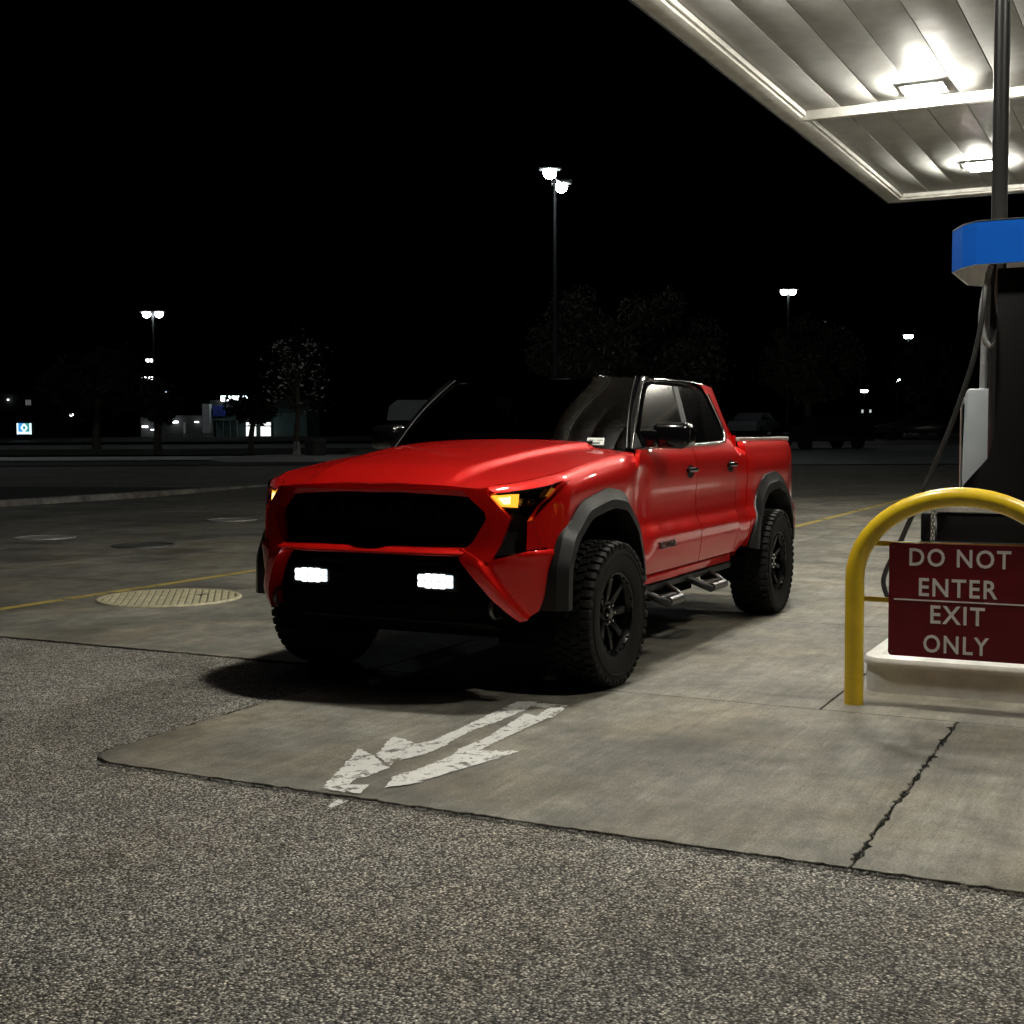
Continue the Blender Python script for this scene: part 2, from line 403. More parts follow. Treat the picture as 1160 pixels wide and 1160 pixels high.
for i, (k, p) in enumerate(AR.items()):
    q_ = []
    for s_ in range(len(p)):
        a_, b_ = p[s_], p[(s_+1) % len(p)]; n_ = max(1, int(math.hypot(a_[0]-b_[0], a_[1]-b_[1])/.02))
        q_ += [(a_[0]+(b_[0]-a_[0])*w_/n_+rnd.uniform(-.009, .009), a_[1]+(b_[1]-a_[1])*w_/n_+rnd.uniform(-.006, .006)) for w_ in range(n_)]
    o = flat('paint_patch', [(a-3.3, b-.9) for a, b in q_], .004+.0003*i, M['white_paint'], arr)
o = flat('paint_patch', [(4.25-3.3, .90-.9), (4.245-3.3, .95-.9), (4.36-3.3, .945-.9), (4.35-3.3, .92-.9)], -.006, M['white_paint'], arr)
o = flat('painted_line', [(1.8, -4.86), (1.8, -4.74), (-24, -4.70), (-24, -4.80)], .004, M['yellow_paint']); tag(o, kind='structure')
o = flat('painted_line', [(-8.5, -1.36), (-8.5, -1.24), (-28, -1.26), (-28, -1.38)], .004, M['yellow_paint']); tag(o, kind='structure')

# covers in the ground
M['cover'] = mat('cover_paint', (.52, .48, .32), .55, vary=.35, vscale=14, bump=.3)
M['cover_dark'] = mat('cover_recess', (.20, .18, .12), .6, vary=.3, vscale=14)
M['iron'] = mat('cast_iron', (.12, .12, .115), .55, .6, vary=.3, vscale=20)
M['iron_pale'] = mat('pale_iron', (.42, .42, .40), .5, .3, vary=.3, vscale=20)
def cover(name, x, y, r, m, label, ribs):
    e = empty(name, (x, y, 0)); tag(e, label, 'manhole cover', 'tank covers in the forecourt')
    bm = bmesh.new(); lathe(bm, [(r*.0001, .004), (r*.93, .004)], 48, 'z'); bmobj('plate', bm, M['cover_dark'] if ribs else m, e)
    bm = bmesh.new(); lathe(bm, [(r*.93, -.01), (r*.93, .012), (r*.945, .015), (r*.985, .015), (r, .004), (r, -.01)], 56, 'z'); bmobj('rim', bm, m, e, True, 40)
    if ribs:
        n = 19; a0 = R(38)
        for i in range(n):
            d = -r*.9+(i+.5)*(1.8*r/n); h = math.sqrt((r*.92)**2-d*d)
            bm = bmesh.new(); bx(bm, -h, h, d-r*.036, d+r*.036, .002, .013, .003, 1, Matrix.Rotation(a0, 4, 'Z')); bmobj('rib', bm, m, e)
        bm = bmesh.new(); bx(bm, -.05, .05, -.03, .03, .002, .016, .003, 1, Matrix.Translation((-.25, .15, 0))); bmobj('lift_handle', bm, M['iron'], e)
    return e
cover('manhole_cover', -.40, -4.02, .62, M['cover'], 'large cream ribbed round cover beside the left yellow line', True)
cover('manhole_cover', -5.0, -10.3, .42, M['iron_pale'], 'small pale round cover at the far left edge', False)
cover('manhole_cover', -4.55, -8.1, .40, M['iron'], 'small dark round cover beyond the large ribbed one', False)
cover('manhole_cover', -9.1, -10.3, .42, M['iron_pale'], 'small pale round cover just left of the pickup', False)

# kerb, verge and road beyond the lot
kb = empty('kerb', (0, 0, 0)); tag(kb, kind='structure')
for i in range(24):
    x1 = 3-i*1.6
    o = box('kerb_stone', x1-1.59, x1, -17.62, -17.3, -.1, .13, M['kerb'], kb, .02)
V, F = [], []
for i, D in enumerate((0, 10, 20, 30, 40)):
    pass
def strip(name, L0, L1, D0, D1, dz, m, n=6):
    V, F = [], []
    for i in range(n+1):
        L = L0+(L1-L0)*i/n
        for D in (D0, D1):
            p = camxy(D, L); V.append((p.x, p.y, bgz(D)+dz))
    for i in range(n): F.append((2*i, 2*i+2, 2*i+3, 2*i+1))
    o = meshobj(name, V, F, m); tag(o, kind='structure'); return o
meshobj('grass_verge', [(5, -17.65, .08), (-36, -17.65, .08), (-36, -24, .1), (5, -24, .1)], [(0, 1, 2, 3)], M['grass'])['kind'] = 'structure'
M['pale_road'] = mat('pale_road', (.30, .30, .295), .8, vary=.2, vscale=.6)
M['kerb_lit'] = mat('lamplit_strip', (.55, .55, .53), .8, vary=.25, vscale=.8)  # strip coloured paler to stand for the lamplight falling on it
strip('road', -40, -2, 45.5, 49.0, .02, M['dark_road'])
strip('lamplit_pavement', -40, -2, 49.2, 52.5, .05, M['kerb_lit'])
strip('grass_median', -40, -7, 53, 60, .10, M['grass'])
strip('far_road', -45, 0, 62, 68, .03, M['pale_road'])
strip('far_verge', -60, 0, 70, 84, .12, M['grass'])
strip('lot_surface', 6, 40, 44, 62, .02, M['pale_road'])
# ------------------------------------------------------------------ red pickup
M['red'] = mat('red_paint', (.62, .007, .005), .42, .42, coat=.9, coat_r=.015, spec=.1)
M['black_gloss'] = mat('gloss_black', (.004, .004, .0045), .12, coat=.6)
M['plastic'] = mat('flare_plastic', (.009, .0095, .010), .36, spec=.5, bump=.12, bscale=400)
M['dark_plastic'] = mat('dark_plastic', (.004, .004, .0045), .55, spec=.25)
M['inner'] = mat('inner_black', (.0015, .0015, .0015), .9, spec=.1)
M['rubber'] = mat('tyre_rubber', (.008, .008, .008), .75, spec=.3, vary=.25, vscale=18)
M['rim'] = mat('black_wheel', (.002, .002, .002), .25, spec=.3)
M['chrome'] = mat('bright_trim', (.75, .75, .73), .18, 1.)
M['steel'] = mat('step_steel', (.12, .12, .115), .34, .9)
M['cover_vinyl'] = mat('bed_cover', (.03, .03, .03), .55)
M['cover_rail'] = mat('cover_rail', (.62, .62, .58), .35, .6)
M['satin'] = mat('satin_grey', (.07, .073, .077), .34)
M['glass'] = glass_mat('tinted_glass', .07)
M['lens'] = glass_mat('lamp_lens', .75)
M['amber'] = emis('amber_lamp', (1., .36, .03), 2.6)
M['amber_hot'] = emis('amber_lamp_core', (1., .66, .2), 6.0)
M['amber_dim'] = mat('amber_marker', (.6, .2, .01), .3, emit=(1., .35, .03), es=.25)  # amber side marker, given a faint glow of its own
M['fog'] = emis('fog_led', (.90, .97, 1.), 3.0)
M['fog_soft'] = emis('fog_lens_glow', (.72, .86, .95), .75)
M['tail'] = mat('tail_lens', (.35, .004, .006), .15, coat=1.)
M['seat'] = mat('seat_fabric', (.012, .012, .012), .8)
M['sticker'] = mat('windscreen_sticker', (.7, .75, .72), .5)

truck = empty('pickup_truck', (0, 0, 0))
tag(truck, 'red crew cab pickup with black roof, black flares and lit fog lamps', 'pickup truck')

def sp(xs, ys):                                    # monotone cubic through a table
    xs = np.array(xs, float); ys = np.array(ys, float); h = np.diff(xs); d = np.diff(ys)/h; m = np.zeros(len(xs))
    m[0], m[-1] = d[0], d[-1]
    for i in range(1, len(xs)-1): m[i] = 0 if d[i-1]*d[i] <= 0 else 2*d[i-1]*d[i]/(d[i-1]+d[i])
    def f(x):
        if x <= xs[0]: return float(ys[0])
        if x >= xs[-1]: return float(ys[-1])
        i = int(np.searchsorted(xs, x)-1); t = (x-xs[i])/h[i]
        return float((1+2*t)*(1-t)**2*ys[i] + t*(1-t)**2*h[i]*m[i] + t*t*(3-2*t)*ys[i+1] + t*t*(t-1)*h[i]*m[i+1])
    return f
def sstep(a, b, x):
    t = min(1, max(0, (x-a)/(b-a))); return t*t*(3-2*t)

def inpoly(p, poly):
    x, y = p; c = False; j = len(poly)-1
    for i in range(len(poly)):
        xi, yi = poly[i]; xj, yj = poly[j]
        if (yi > y) != (yj > y) and x < (xj-xi)*(y-yi)/(yj-yi)+xi: c = not c
        j = i
    return c
def dens(poly, step, closed=True):
    out = []; n = len(poly)
    for i in range(n if closed else n-1):
        a, b = poly[i], poly[(i+1) % n]; L = math.hypot(b[0]-a[0], b[1]-a[1]); k = max(1, int(math.ceil(L/step)))
        out += [(a[0]+(b[0]-a[0])*j/k, a[1]+(b[1]-a[1])*j/k) for j in range(k)]
    if not closed: out.append(poly[-1])
    return out
def segd(p, a, b):
    dx, dy = b[0]-a[0], b[1]-a[1]; L = dx*dx+dy*dy
    t = 0 if L == 0 else max(0, min(1, ((p[0]-a[0])*dx+(p[1]-a[1])*dy)/L))
    return math.hypot(p[0]-a[0]-t*dx, p[1]-a[1]-t*dy)
def panel(name, outline, fmap, m, parent, out, step=.05, thick=.02, holes=(), lines=(), mirror=False, angle=40, inward=None):
    loops = [dens(outline, step)] + [dens(h, step) for h in holes]
    pts = []; edges = []; lidx = []
    for lp in loops:
        b = len(pts); pts += lp; k = len(lp); edges += [(b+i, b+(i+1) % k) for i in range(k)]; lidx.append((b, k))
    nb = len(pts)
    for ln in lines:
        dl = dens(ln, step, False); b = len(pts); pts += dl; edges += [(b+i, b+i+1) for i in range(len(dl)-1)]
    xs = [p[0] for p in outline]; ys = [p[1] for p in outline]
    chk = pts[:]
    arr = np.array(chk)
    gx = min(xs)+step*.5; row = 0
    while gx < max(xs):
        gy = min(ys)+step*(.5 if row % 2 else .1)
        while gy < max(ys):
            p = (gx, gy)
            if inpoly(p, loops[0]) and not any(inpoly(p, h) for h in loops[1:]) and ((arr-np.array(p))**2).sum(1).min() > (.45*step)**2: pts.append(p)
            gy += step
        gx += step*.87; row += 1
    r = geometry.delaunay_2d_cdt([Vector(p) for p in pts], edges, [], 3 if holes else 1, 1e-6)
    v2, ed, fc, ov = r[0], r[1], r[2], r[3]
    V = [Vector(fmap(v.x, v.y)) for v in v2]; F = [tuple(f) for f in fc]
    outv = Vector(out)
    s = 0
    for f in F[:60]: s += (V[f[1]]-V[f[0]]).cross(V[f[2]]-V[f[0]]).dot(outv)
    if s < 0: F = [f[::-1] for f in F]
    # rim
    inw = inward or (lambda a, b: -outv*thick)
    for b, k in lidx:
        base = len(V)
        for i in range(k):
            p = pts[b+i]; q = Vector(fmap(*p)); V.append(q); V.append(q + Vector(inw(*p)))
        for i in range(k):
            j = (i+1) % k; F.append((base+2*i, base+2*j, base+2*j+1, base+2*i+1))
    if mirror:
        V = [Vector((v.x, -v.y, v.z)) for v in V]; F = [f[::-1] for f in F]
    return meshobj(name, V, F, m, parent, True, angle)

# ---- body surfaces
_np = [0, .3, .55, .70, .85, 1.0, 1.15, 1.3]
_nx = sp(_np, [2.63, 2.625, 2.585, 2.53, 2.44, 2.33, 2.20, 2.05]); _ny = sp(_np, [0, .30, .55, .69, .81, .895, .945, .960])
_xo = sp([.38, .48, .60, .76, .84, 1.0, 1.12, 1.2], [-.17, -.07, -.005, .02, .0, -.015, -.035, -.06])
_ynx = sp([2.05, 2.20, 2.33, 2.44, 2.53, 2.585, 2.625], [1.2, .955, .895, .81, .69, .55, .30])
def nose(p, z, off=0.):
    a = abs(p); x, y = _nx(a)+_xo(z), _ny(a)
    if off:
        e = .01; tx, ty = _nx(a+e)-_nx(max(0, a-e)), _ny(a+e)-_ny(max(0, a-e)); l = math.hypot(tx, ty) or 1
        x += ty/l*off; y += -tx/l*off
    return (x, math.copysign(y, p) if p else 0.0, z)
_base = sp([.44, .50, .58, .70, .79, .83, .88, 1.0, 1.12, 1.22, 1.28, 1.33, 1.38], [.86, .912, .935, .952, .957, .938, .916, .914, .924, .926, .916, .892, .85])
def bump_x(x, c, a, b): return 1-sstep(a, b, abs(x-c))
def YS(x, z):
    y = _base(z)
    vz = sstep(.5, .85, z)*(1-.45*sstep(1.14, 1.3, z))
    y += (.040*bump_x(x, 1.80, .42, .78) + .045*bump_x(x, -1.70, .45, .78))*vz
    # scooped panel behind the front arch
    y -= .022*bump_x(x, 1.02, .02, .16)*sstep(.62, .8, z)*(1-sstep(1.12, 1.28, z))
    if x > 2.05: y = min(y, _ynx(x-_xo(z)))
    return y
_zS = sp([.9, 1.3, 1.7, 2.0, 2.2, 2.35, 2.5, 2.65], [1.315, 1.293, 1.258, 1.222, 1.195, 1.170, 1.143, 1.11])
RS = .10
def fender(x, q):
    zs = _zS(x); z1 = zs-RS
    if q <= z1: return (x, YS(x, q), q)
    a = min(math.pi/2, (q-z1)/RS); return (x, YS(x, z1)-RS+RS*math.cos(a), z1+RS*math.sin(a))
def qmax(x): return _zS(x)-RS+RS*math.pi/2
def hood_y(x): return YS(x, _zS(x)-RS)-RS
def hoodz(x, y):
    yh = max(.2, hood_y(min(x, 2.5))); t = min(1, abs(y)/yh)
    z = _zS(x) + .052*(1-t**2.4)
    yd = .44+.16*(2.6-x)/1.6
    z += .030*(1-sstep(yd-.028, yd+.034, abs(y)))*(1-sstep(2.30, 2.60, x))
    z -= .022*sstep(2.52, 2.64, x)
    return (x, y, z)
FOUT = [(2.33, .50), (2.325, .72), (2.24, .90), (2.02, 1.06), (1.66, 1.122), (1.42, 1.09), (1.22, .93), (1.135, .72), (1.10, .56)]
FIN = [(2.245, .50), (2.235, .71), (2.15, .85), (1.965, .965), (1.66, 1.005), (1.46, .98), (1.295, .855), (1.215, .69), (1.18, .54)]
ROUT = [(-1.12, .56), (-1.16, .74), (-1.28, .97), (-1.46, 1.10), (-1.78, 1.122), (-2.04, 1.05), (-2.22, .90), (-2.29, .72), (-2.31, .56)]
RIN = [(-1.22, .54), (-1.25, .70), (-1.35, .87), (-1.50, .965), (-1.76, .985), (-1.97, .935), (-2.12, .83), (-2.19, .70), (-2.21, .54)]
def midc(A, B, t=.35): return [(a[0]+(b[0]-a[0])*t, a[1]+(b[1]-a[1])*t) for a, b in zip(A, B)]

for sd in (False, True):
    fm = midc(FOUT, FIN); s = -1 if sd else 1
    ol = [(1.075, .56)] + fm[::-1][0:] 
    ol = [(1.075, .555), (1.115, .555)] + fm[::-1][1:8] + [(2.315, .83), (2.345, .835), (2.385, .975), (2.34, 1.05), (2.165, 1.18), (2.36, _zS(2.36)-.032), (2.49, _zS(2.49)-.02), (2.50, qmax(2.5)-.003)]
    ol += [(x, qmax(x)-.003) for x in (2.35, 2.2, 2.0, 1.8, 1.6, 1.4, 1.2, 1.02)] + [(.98, 1.33), (1.045, 1.29), (1.10, 1.16), (1.115, 1.0), (1.105, .75)]
    panel('fender', ol, fender, M['red'], truck, (0, 1, .3), .045, .03, mirror=sd)
    # doors
    fd = [(1.065, .555), (1.095, .75), (1.107, 1.0), (1.09, 1.16), (1.035, 1.285), (.97, 1.318), (.5, 1.324), (.035, 1.330), (.0, 1.2), (-.012, .9), (-.015, .555)]
    side = lambda x, z: (x, YS(x, z), z)
    d1 = panel('front_door', fd, side, M['red'], truck, (0, 1, 0), .04, .03, lines=[[(1.02, .80), (.03, .80)], [(1.02, .84), (.03, .84)]], mirror=sd)
    rd = [(-.025, .555), (-.022, .9), (-.01, 1.2), (.025, 1.330), (-.4, 1.338), (-.80, 1.348), (-.90, 1.38), (-.925, 1.36), (-.915, 1.2), (-.905, .92), (-.87, .74), (-.80, .60), (-.765, .555)]
    d2 = panel('rear_door', rd, side, M['red'], truck, (0, 1, 0), .04, .03, lines=[[(-.04, .80), (-.86, .80)], [(-.04, .84), (-.86, .84)]], mirror=sd)
    for d, hx, hz in ((d1, .13, 1.175), (d2, -.75, 1.19)):
        y = YS(hx, hz); bm = bmesh.new()
        bx(bm, hx-.085, hx+.085, s*(y+.018)-.014, s*(y+.018)+.014, hz-.016, hz+.016, .01, 3)
        bx(bm, hx-.08, hx-.045, min(s*(y-.01), s*(y+.03)), max(s*(y-.01), s*(y+.03)), hz-.014, hz+.014, .006, 2); bx(bm, hx+.05, hx+.08, min(s*(y-.01), s*(y+.03)), max(s*(y-.01), s*(y+.03)), hz-.014, hz+.014, .006, 2)
        bmobj('handle', bm, M['black_gloss'], d, True)
        bm = bmesh.new(); lathe(bm, [(.0001, .0), (.045, .002)], 20, 'y'); bm.transform(Matrix.Translation((hx, s*(YS(hx, hz-.012)+.0005), hz-.012)) @ Matrix.Scale(s, 4, (0, 1, 0)) @ Matrix.Scale(1.5, 4, (1, 0, 0)))
        bmobj('handle_cup', bm, M['dark_plastic'], d)
    qr = [(-.915, .92), (-.925, 1.2), (-.935, 1.36), (-.91, 1.385), (-.95, 1.42), (-1.05, 1.42), (-1.095, 1.33), (-1.095, .64), (-.86, .545), (-.775, .555), (-.81, .60), (-.88, .74)]
    def upy(x, z):
        y = .893-(z-1.31)*.335
        if x > .25: y -= .035*((x-.25)/.75)**2
        if x < -.6: y -= .05*((-.6-x)/.5)**2
        return y
    def cab(x, z): return (x, min(YS(x, z), upy(x, z)) if z > 1.29 else YS(x, z), z)
    panel('cab_quarter', qr, cab, M['red'], truck, (0, 1, 0), .05, .03, mirror=sd)
    cp = [(-.60, 1.768), (-.655, 1.735), (-.69, 1.68), (-.795, 1.49), (-.802, 1.44), (-.79, 1.40), (-.755, 1.365), (-.71, 1.352), (-.80, 1.352), (-.905, 1.384), (-.95, 1.424), (-1.05, 1.424), (-.935, 1.735), (-.91, 1.755)]
    panel('rear_pillar', cp, lambda x, z: (x, upy(x, z), z), M['red'], truck, (0, 1, .3), .05, .04, mirror=sd)
    # window frame and panes
    fw = [(.915, 1.345), (.80, 1.45), (.62, 1.62), (.525, 1.695), (.45, 1.725), (.36, 1.735), (.02, 1.737), (.085, 1.345)]
    rw = [(-.085, 1.737), (-.55, 1.725), (-.60, 1.705), (-.63, 1.67), (-.745, 1.47), (-.75, 1.43), (-.72, 1.385), (-.67, 1.365), (-.015, 1.348)]
    fr = [(1.0, 1.318), (.5, 1.327), (.035, 1.333), (-.4, 1.341), (-.70, 1.35), (-.765, 1.375), (-.795, 1.43), (-.785, 1.48), (-.665, 1.70), (-.60, 1.75), (-.5, 1.768), (.4, 1.775), (.49, 1.755), (.58, 1.70), (.72, 1.58)]
    wf = panel('window_frame', fr, lambda x, z: (x, upy(x, z)+.004, z), M['black_gloss'], truck, (0, 1, .3), .06, .03, holes=[fw, rw], mirror=sd)
    for w in (fw, rw):
        panel('side_window', w, lambda x, z: (x, upy(x, z)-.010, z), M['glass'], truck, (0, 1, .3), .08, .004, mirror=sd)
    tr = [(.98, 1.322), (.5, 1.331), (0, 1.338), (-.4, 1.346), (-.68, 1.354), (-.76, 1.378), (-.798, 1.43), (-.788, 1.485), (-.735, 1.585), (-.67, 1.70)]
    tubeobj('window_trim', [(x, s*(upy(x, z)+.010), z) for x, z in catmull([(a, b, 0) for a, b in tr], 5) for x, z in ((x, z),)] if False else [(p.x, s*(upy(p.x, p.y)+.010), p.y) for p in catmull([(a, b, 0) for a, b in tr], 5)], .0115, M['chrome'], truck, 8)
    # bed side
    bo = [(-1.11, .60), (-1.11, 1.325), (-1.13, 1.352), (-2.52, 1.352), (-2.585, 1.33), (-2.61, 1.27), (-2.60, .95), (-2.57, .60), (-2.33, .56)] + midc(ROUT, RIN)[::-1][1:8] + [(-1.13, .56)]
    def bedm(x, z):
        y = YS(x, min(z, 1.28)); 
        if z > 1.28: y -= .03*((z-1.28)/.075)**2
        if x < -2.42: y -= .10*((-2.42-x)/.2)**2
        return (x, y, z)
    bd = panel('bed_side', bo, bedm, M['red'], truck, (0, 1, 0), .045, .05, lines=[[(-1.13, 1.22), (-2.58, 1.22)]], mirror=sd)
    # flares
    for name, A, B in (('front_flare', FOUT, FIN), ('rear_flare', ROUT, RIN)):
        def soft(C):                            # facets kept, corners eased
            q = []
            for i in range(len(C)-1):
                for t in (.0, .12, .3, .5, .7, .88):
                    q.append((C[i][0]+(C[i+1][0]-C[i][0])*t, C[i][1]+(C[i+1][1]-C[i][1])*t))
            q.append(C[-1])
            for _ in range(2):
                q = [q[0]]+[((q[i-1][0]+2*q[i][0]+q[i+1][0])/4, (q[i-1][1]+2*q[i][1]+q[i+1][1])/4) for i in range(1, len(q)-1)]+[q[-1]]
            return q
        a2, b2 = soft(A)[:-1], soft(B)[:-1]
        a2.append(A[-1]); b2.append(B[-1]); V = []; F = []
        for (ax, az), (qx, qz) in zip(a2, b2):
            yb = max(.945, YS(ax, az)); yo = 1.008
            sec = [(0, yb-.09), (.03, yb+.012), (.50, 1.0), (.56, 1.006), (1., yo+.004), (1.02, yo-.01), (1.02, .86)]
            for t, y in sec: V.append((ax+(qx-ax)*t, s*y, az+(qz-az)*t))
        k = 7
        for i in range(len(a2)-1):
            for j in range(k-1): F.append((i*k+j, i*k+j+1, (i+1)*k+j+1, (i+1)*k+j))
        F.append(tuple(range(k))); F.append(tuple(range(len(V)-k, len(V))))
        bm = bmesh.new(); vs = [bm.verts.new(v) for v in V]
        for f in F:
            bm.faces.new([vs[i] for i in f])
        bmesh.ops.recalc_face_normals(bm, faces=bm.faces)
        bmobj(name, bm, M['plastic'], truck, True, 22)
    # wheel well liners
    for cx in (1.68, -1.70):
        bm = bmesh.new(); rings = []
        for i in range(13):
            a = math.pi*(-.08+1.16*i/12); rr = .545
            rings.append([bm.verts.new((cx+rr*math.cos(a), s*y, .43+rr*math.sin(a))) for y in (.56, .90)])
        for q, w in zip(rings, rings[1:]): bm.faces.new((q[0], q[1], w[1], w[0]))
        bm.faces.new([r_[0] for r_ in rings])
        bmobj('wheel_liner', bm, M['inner'], truck)
    # sill and step bar
    bm = bmesh.new(); bx(bm, -.80, 1.10, *sorted((s*.84, s*.915)), .485, .552, .015, 2); bmobj('sill', bm, M['red'], truck, True)
    bm = bmesh.new(); bx(bm, -.86, 1.12, *sorted((s*.80, s*.90)), .43, .482, .015, 2); bmobj('step_rail', bm, M['plastic'], truck, True)
    for x0, x1, zz in ((.92, .52, .375), (.08, -.36, .375)):
        bm = bmesh.new()
        tube(bm, [(x0, s*.86, .455), (x0-.02, s*.97, .41), (x0-.06, s*1.03, zz), (x1+.06, s*1.03, zz), (x1+.02, s*.97, .41), (x1, s*.86, .455)], .024, 10)
        bmesh.ops.recalc_face_normals(bm, faces=bm.faces); so = bmobj('side_step', bm, M['plastic'], truck, True, 60)
        bm = bmesh.new(); tube(bm, [(x0-.08, s*1.033, zz+.008), (x1+.08, s*1.033, zz+.008)], .027, 10); bmobj('tread_bar', bm, M['steel'], so, True, 60)
        bm = bmesh.new(); bx(bm, x1+.03, x0-.03, *sorted((s*.93, s*.99)), .395, .41, .004, 1); bmobj('tread_plate', bm, M['steel'], so)
    # mirror
    bm = bmesh.new(); bx(bm, .70, .86, *sorted((s*.915, s*1.15)), 1.335, 1.494, .045, 4)
    for v in bm.verts:
        t = (abs(v.co.y)-.93)/.225; v.co.x -= .05*t*t; v.co.z -= .012*t*t
        if v.co.x > .80: v.co.z -= .01
    mo = bmobj('wing_mirror', bm, M['black_gloss'], truck, True, 60)
    bm = bmesh.new(); bx(bm, .76, .89, *sorted((s*.85, s*.97)), 1.333, 1.44, .02, 2); bmobj('mirror_arm', bm, M['black_gloss'], mo, True)
    bm = bmesh.new(); bx(bm, .640, .668, *sorted((s*.96, s*1.11)), 1.365, 1.465, .008, 2); bmobj('mirror_glass', bm, M['chrome'], mo, True)
    panel('mirror_sail', [(1.0, 1.325), (.87, 1.328), (.90, 1.40), (.905, 1.425)], lambda x, z: (x, upy(x, z)+.012, z), M['satin'], truck, (0, 1, 0), .05, .01, mirror=sd)
    panel('door_pillar', [(.078, 1.345), (-.008, 1.345), (-.080, 1.735), (.012, 1.735)], lambda x, z: (x, upy(x, z)+.009, z), M['satin'], truck, (0, 1, 0), .05, .012, mirror=sd)
    # front corner pieces
    red, off0 = M['red'], 0.
    surround = [(.525, 1.136), (.60, 1.132), (.66, 1.115), (.735, 1.038), (.785, .985), (.735, .845), (.70, .765), (.60, .775), (.535, .815), (.60, .865), (.665, .985), (.655, 1.02)]
    panel('grille_surround', surround, lambda p, z: nose(p, z, .012), red, truck, (1, .3, 0), .04, .07, mirror=sd)
    wing = [(.545, .838), (.60, .808), (.665, .765), (.88, .815), (1.06, .822), (1.075, .56), (1.0, .53), (.83, .455), (.785, .445), (.70, .56), (.545, .79)]
    def wingm(p, z):                 # a raised bar follows the sloping inner edge, the face behind it is set back
        inner = .545+(.838-z)*.62; d = p-inner
        o_ = .045*(1-sstep(.05, .085, d)) + .012*(1-sstep(.0, .03, abs(z-.80)))*sstep(.66, .9, p)
        return nose(p, z, o_)
    panel('bumper_corner', wing, wingm, red, truck, (1, .4, 0), .022, .08, mirror=sd, angle=50)
    post = [(.885, .822), (.885, .955), (.94, .985), (.985, .99), (1.055, .93), (1.055, .83)]
    panel('bumper_post', post, lambda p, z: nose(p, z, -.004), red, truck, (1, .6, 0), .03, .06, mirror=sd)
    ledge = [(.66, .0), (.68, .05), (.9, .05), (1.0, .0)]
    vent = [(.68, .79), (.74, .845), (.80, .985), (.80, 1.03), (.93, .985), (.90, .95), (.90, .80)]
    panel('air_curtain', vent, lambda p, z: nose(p, z, -.055), M['dark_plastic'], truck, (1, .4, 0), .05, .05, mirror=sd)
    hl = [(.668, 1.108), (.735, 1.045), (.80, 1.018), (.93, .992), (.985, 1.04), (1.17, 1.178), (1.0, 1.152), (.85, 1.130)]
    hb = panel('headlight', hl, lambda p, z: nose(p, z, -.05), M['black_gloss'], truck, (1, .5, 0), .04, .03, mirror=sd)
    panel('headlight_lens', hl, lambda p, z: nose(p, z, .002), M['lens'], hb, (1, .5, 0), .04, .01, mirror=sd)
    drl = [(.682, 1.102), (.742, 1.046), (.83, 1.040), (.832, 1.108), (.75, 1.107)]
    panel('indicator', drl, lambda p, z: nose(p, z, -.02), M['amber'], hb, (1, .5, 0), .03, .02, mirror=sd)
    panel('indicator_core', [(.72, 1.090), (.752, 1.058), (.785, 1.060), (.785, 1.096)], lambda p, z: nose(p, z, -.012), M['amber_hot'], hb, (1, .5, 0), .03, .006, mirror=sd)
    panel('side_marker', [(1.00, 1.095), (1.03, 1.09), (1.075, 1.130), (1.04, 1.138)], lambda p, z: nose(p, z, -.02), M['amber_dim'], hb, (1, .5, 0), .03, .01, mirror=sd)
    for pc in (.865, .91):
        c = Vector(nose(pc, 1.065, -.035)); bm = bmesh.new(); bmesh.ops.create_icosphere(bm, subdivisions=2, radius=.026); bm.transform(Matrix.Translation((c.x, s*c.y, c.z)))
        bmobj('projector', bm, M['chrome'] if False else M['black_gloss'], hb, True, 60)
    panel('headlight_brow', [(.70, 1.118), (.85, 1.131), (1.0, 1.150), (1.0, 1.139), (.85, 1.115), (.72, 1.104)], lambda p, z: nose(p, z, -.008), M['chrome'], hb, (1, .5, 0), .04, .004, mirror=sd)

# ---- hood, roof, glass, front centre
side_pts = [(x, hood_y(x)-.005) for x in (1.02, 1.2, 1.4, 1.6, 1.8, 2.0, 2.2, 2.35, 2.47)]
front_pts = []
for p in (.66, .58, .50, .40, .28, .14):
    q = nose(p, 1.13); front_pts.append((q[0]-.012, q[1]))
ho = side_pts + front_pts; ho = ho + [(2.588, 0.)] + [(a, -b) for a, b in ho[::-1]]
ho += [(1.06, -.55), (1.10, -.3), (1.11, 0), (1.10, .3), (1.06, .55)]
panel('hood', ho, hoodz, M['red'], truck, (0, 0, 1), .026, .035, inward=lambda a, b: (-.012 if a > 2.4 else 0, 0, -.05))
# front lip strip under the hood edge
lipo = [(-.66, 1.118), (-.52, 1.132), (.52, 1.132), (.66, 1.118), (.66, 1.135), (.5, 1.15), (-.5, 1.15), (-.66, 1.135)]
panel('nose_strip', lipo, lambda p, z: nose(p, z, .008), M['red'], truck, (1, 0, 0), .05, .03)
panel('grille', [(-.54, 1.148), (.54, 1.148), (.68, .985), (.60, .86), (.5, .80), (-.5, .80), (-.60, .86), (-.68, .985)], lambda p, z: nose(p, z, -.07), M['dark_plastic'], truck, (1, 0, 0), .06, .02)
gr = [o for o in truck.children if o.name.startswith('grille') and not o.name.startswith('grille_s')][0]
bm = bmesh.new()
for i in range(9):
    z = .85+.03*i; w = .52+.13*(1-abs(z-.985)/.14)
    tube(bm, [nose(-w+2*w*k/16, z, -.05) for k in range(17)], .005, 6)
for i in range(-11, 12):
    p = i*.055; tube(bm, [nose(p, z, -.052) for z in (.84, .98, 1.11)], .004, 6)
bmobj('grille_mesh', bm, M['inner'], gr, True, 60)
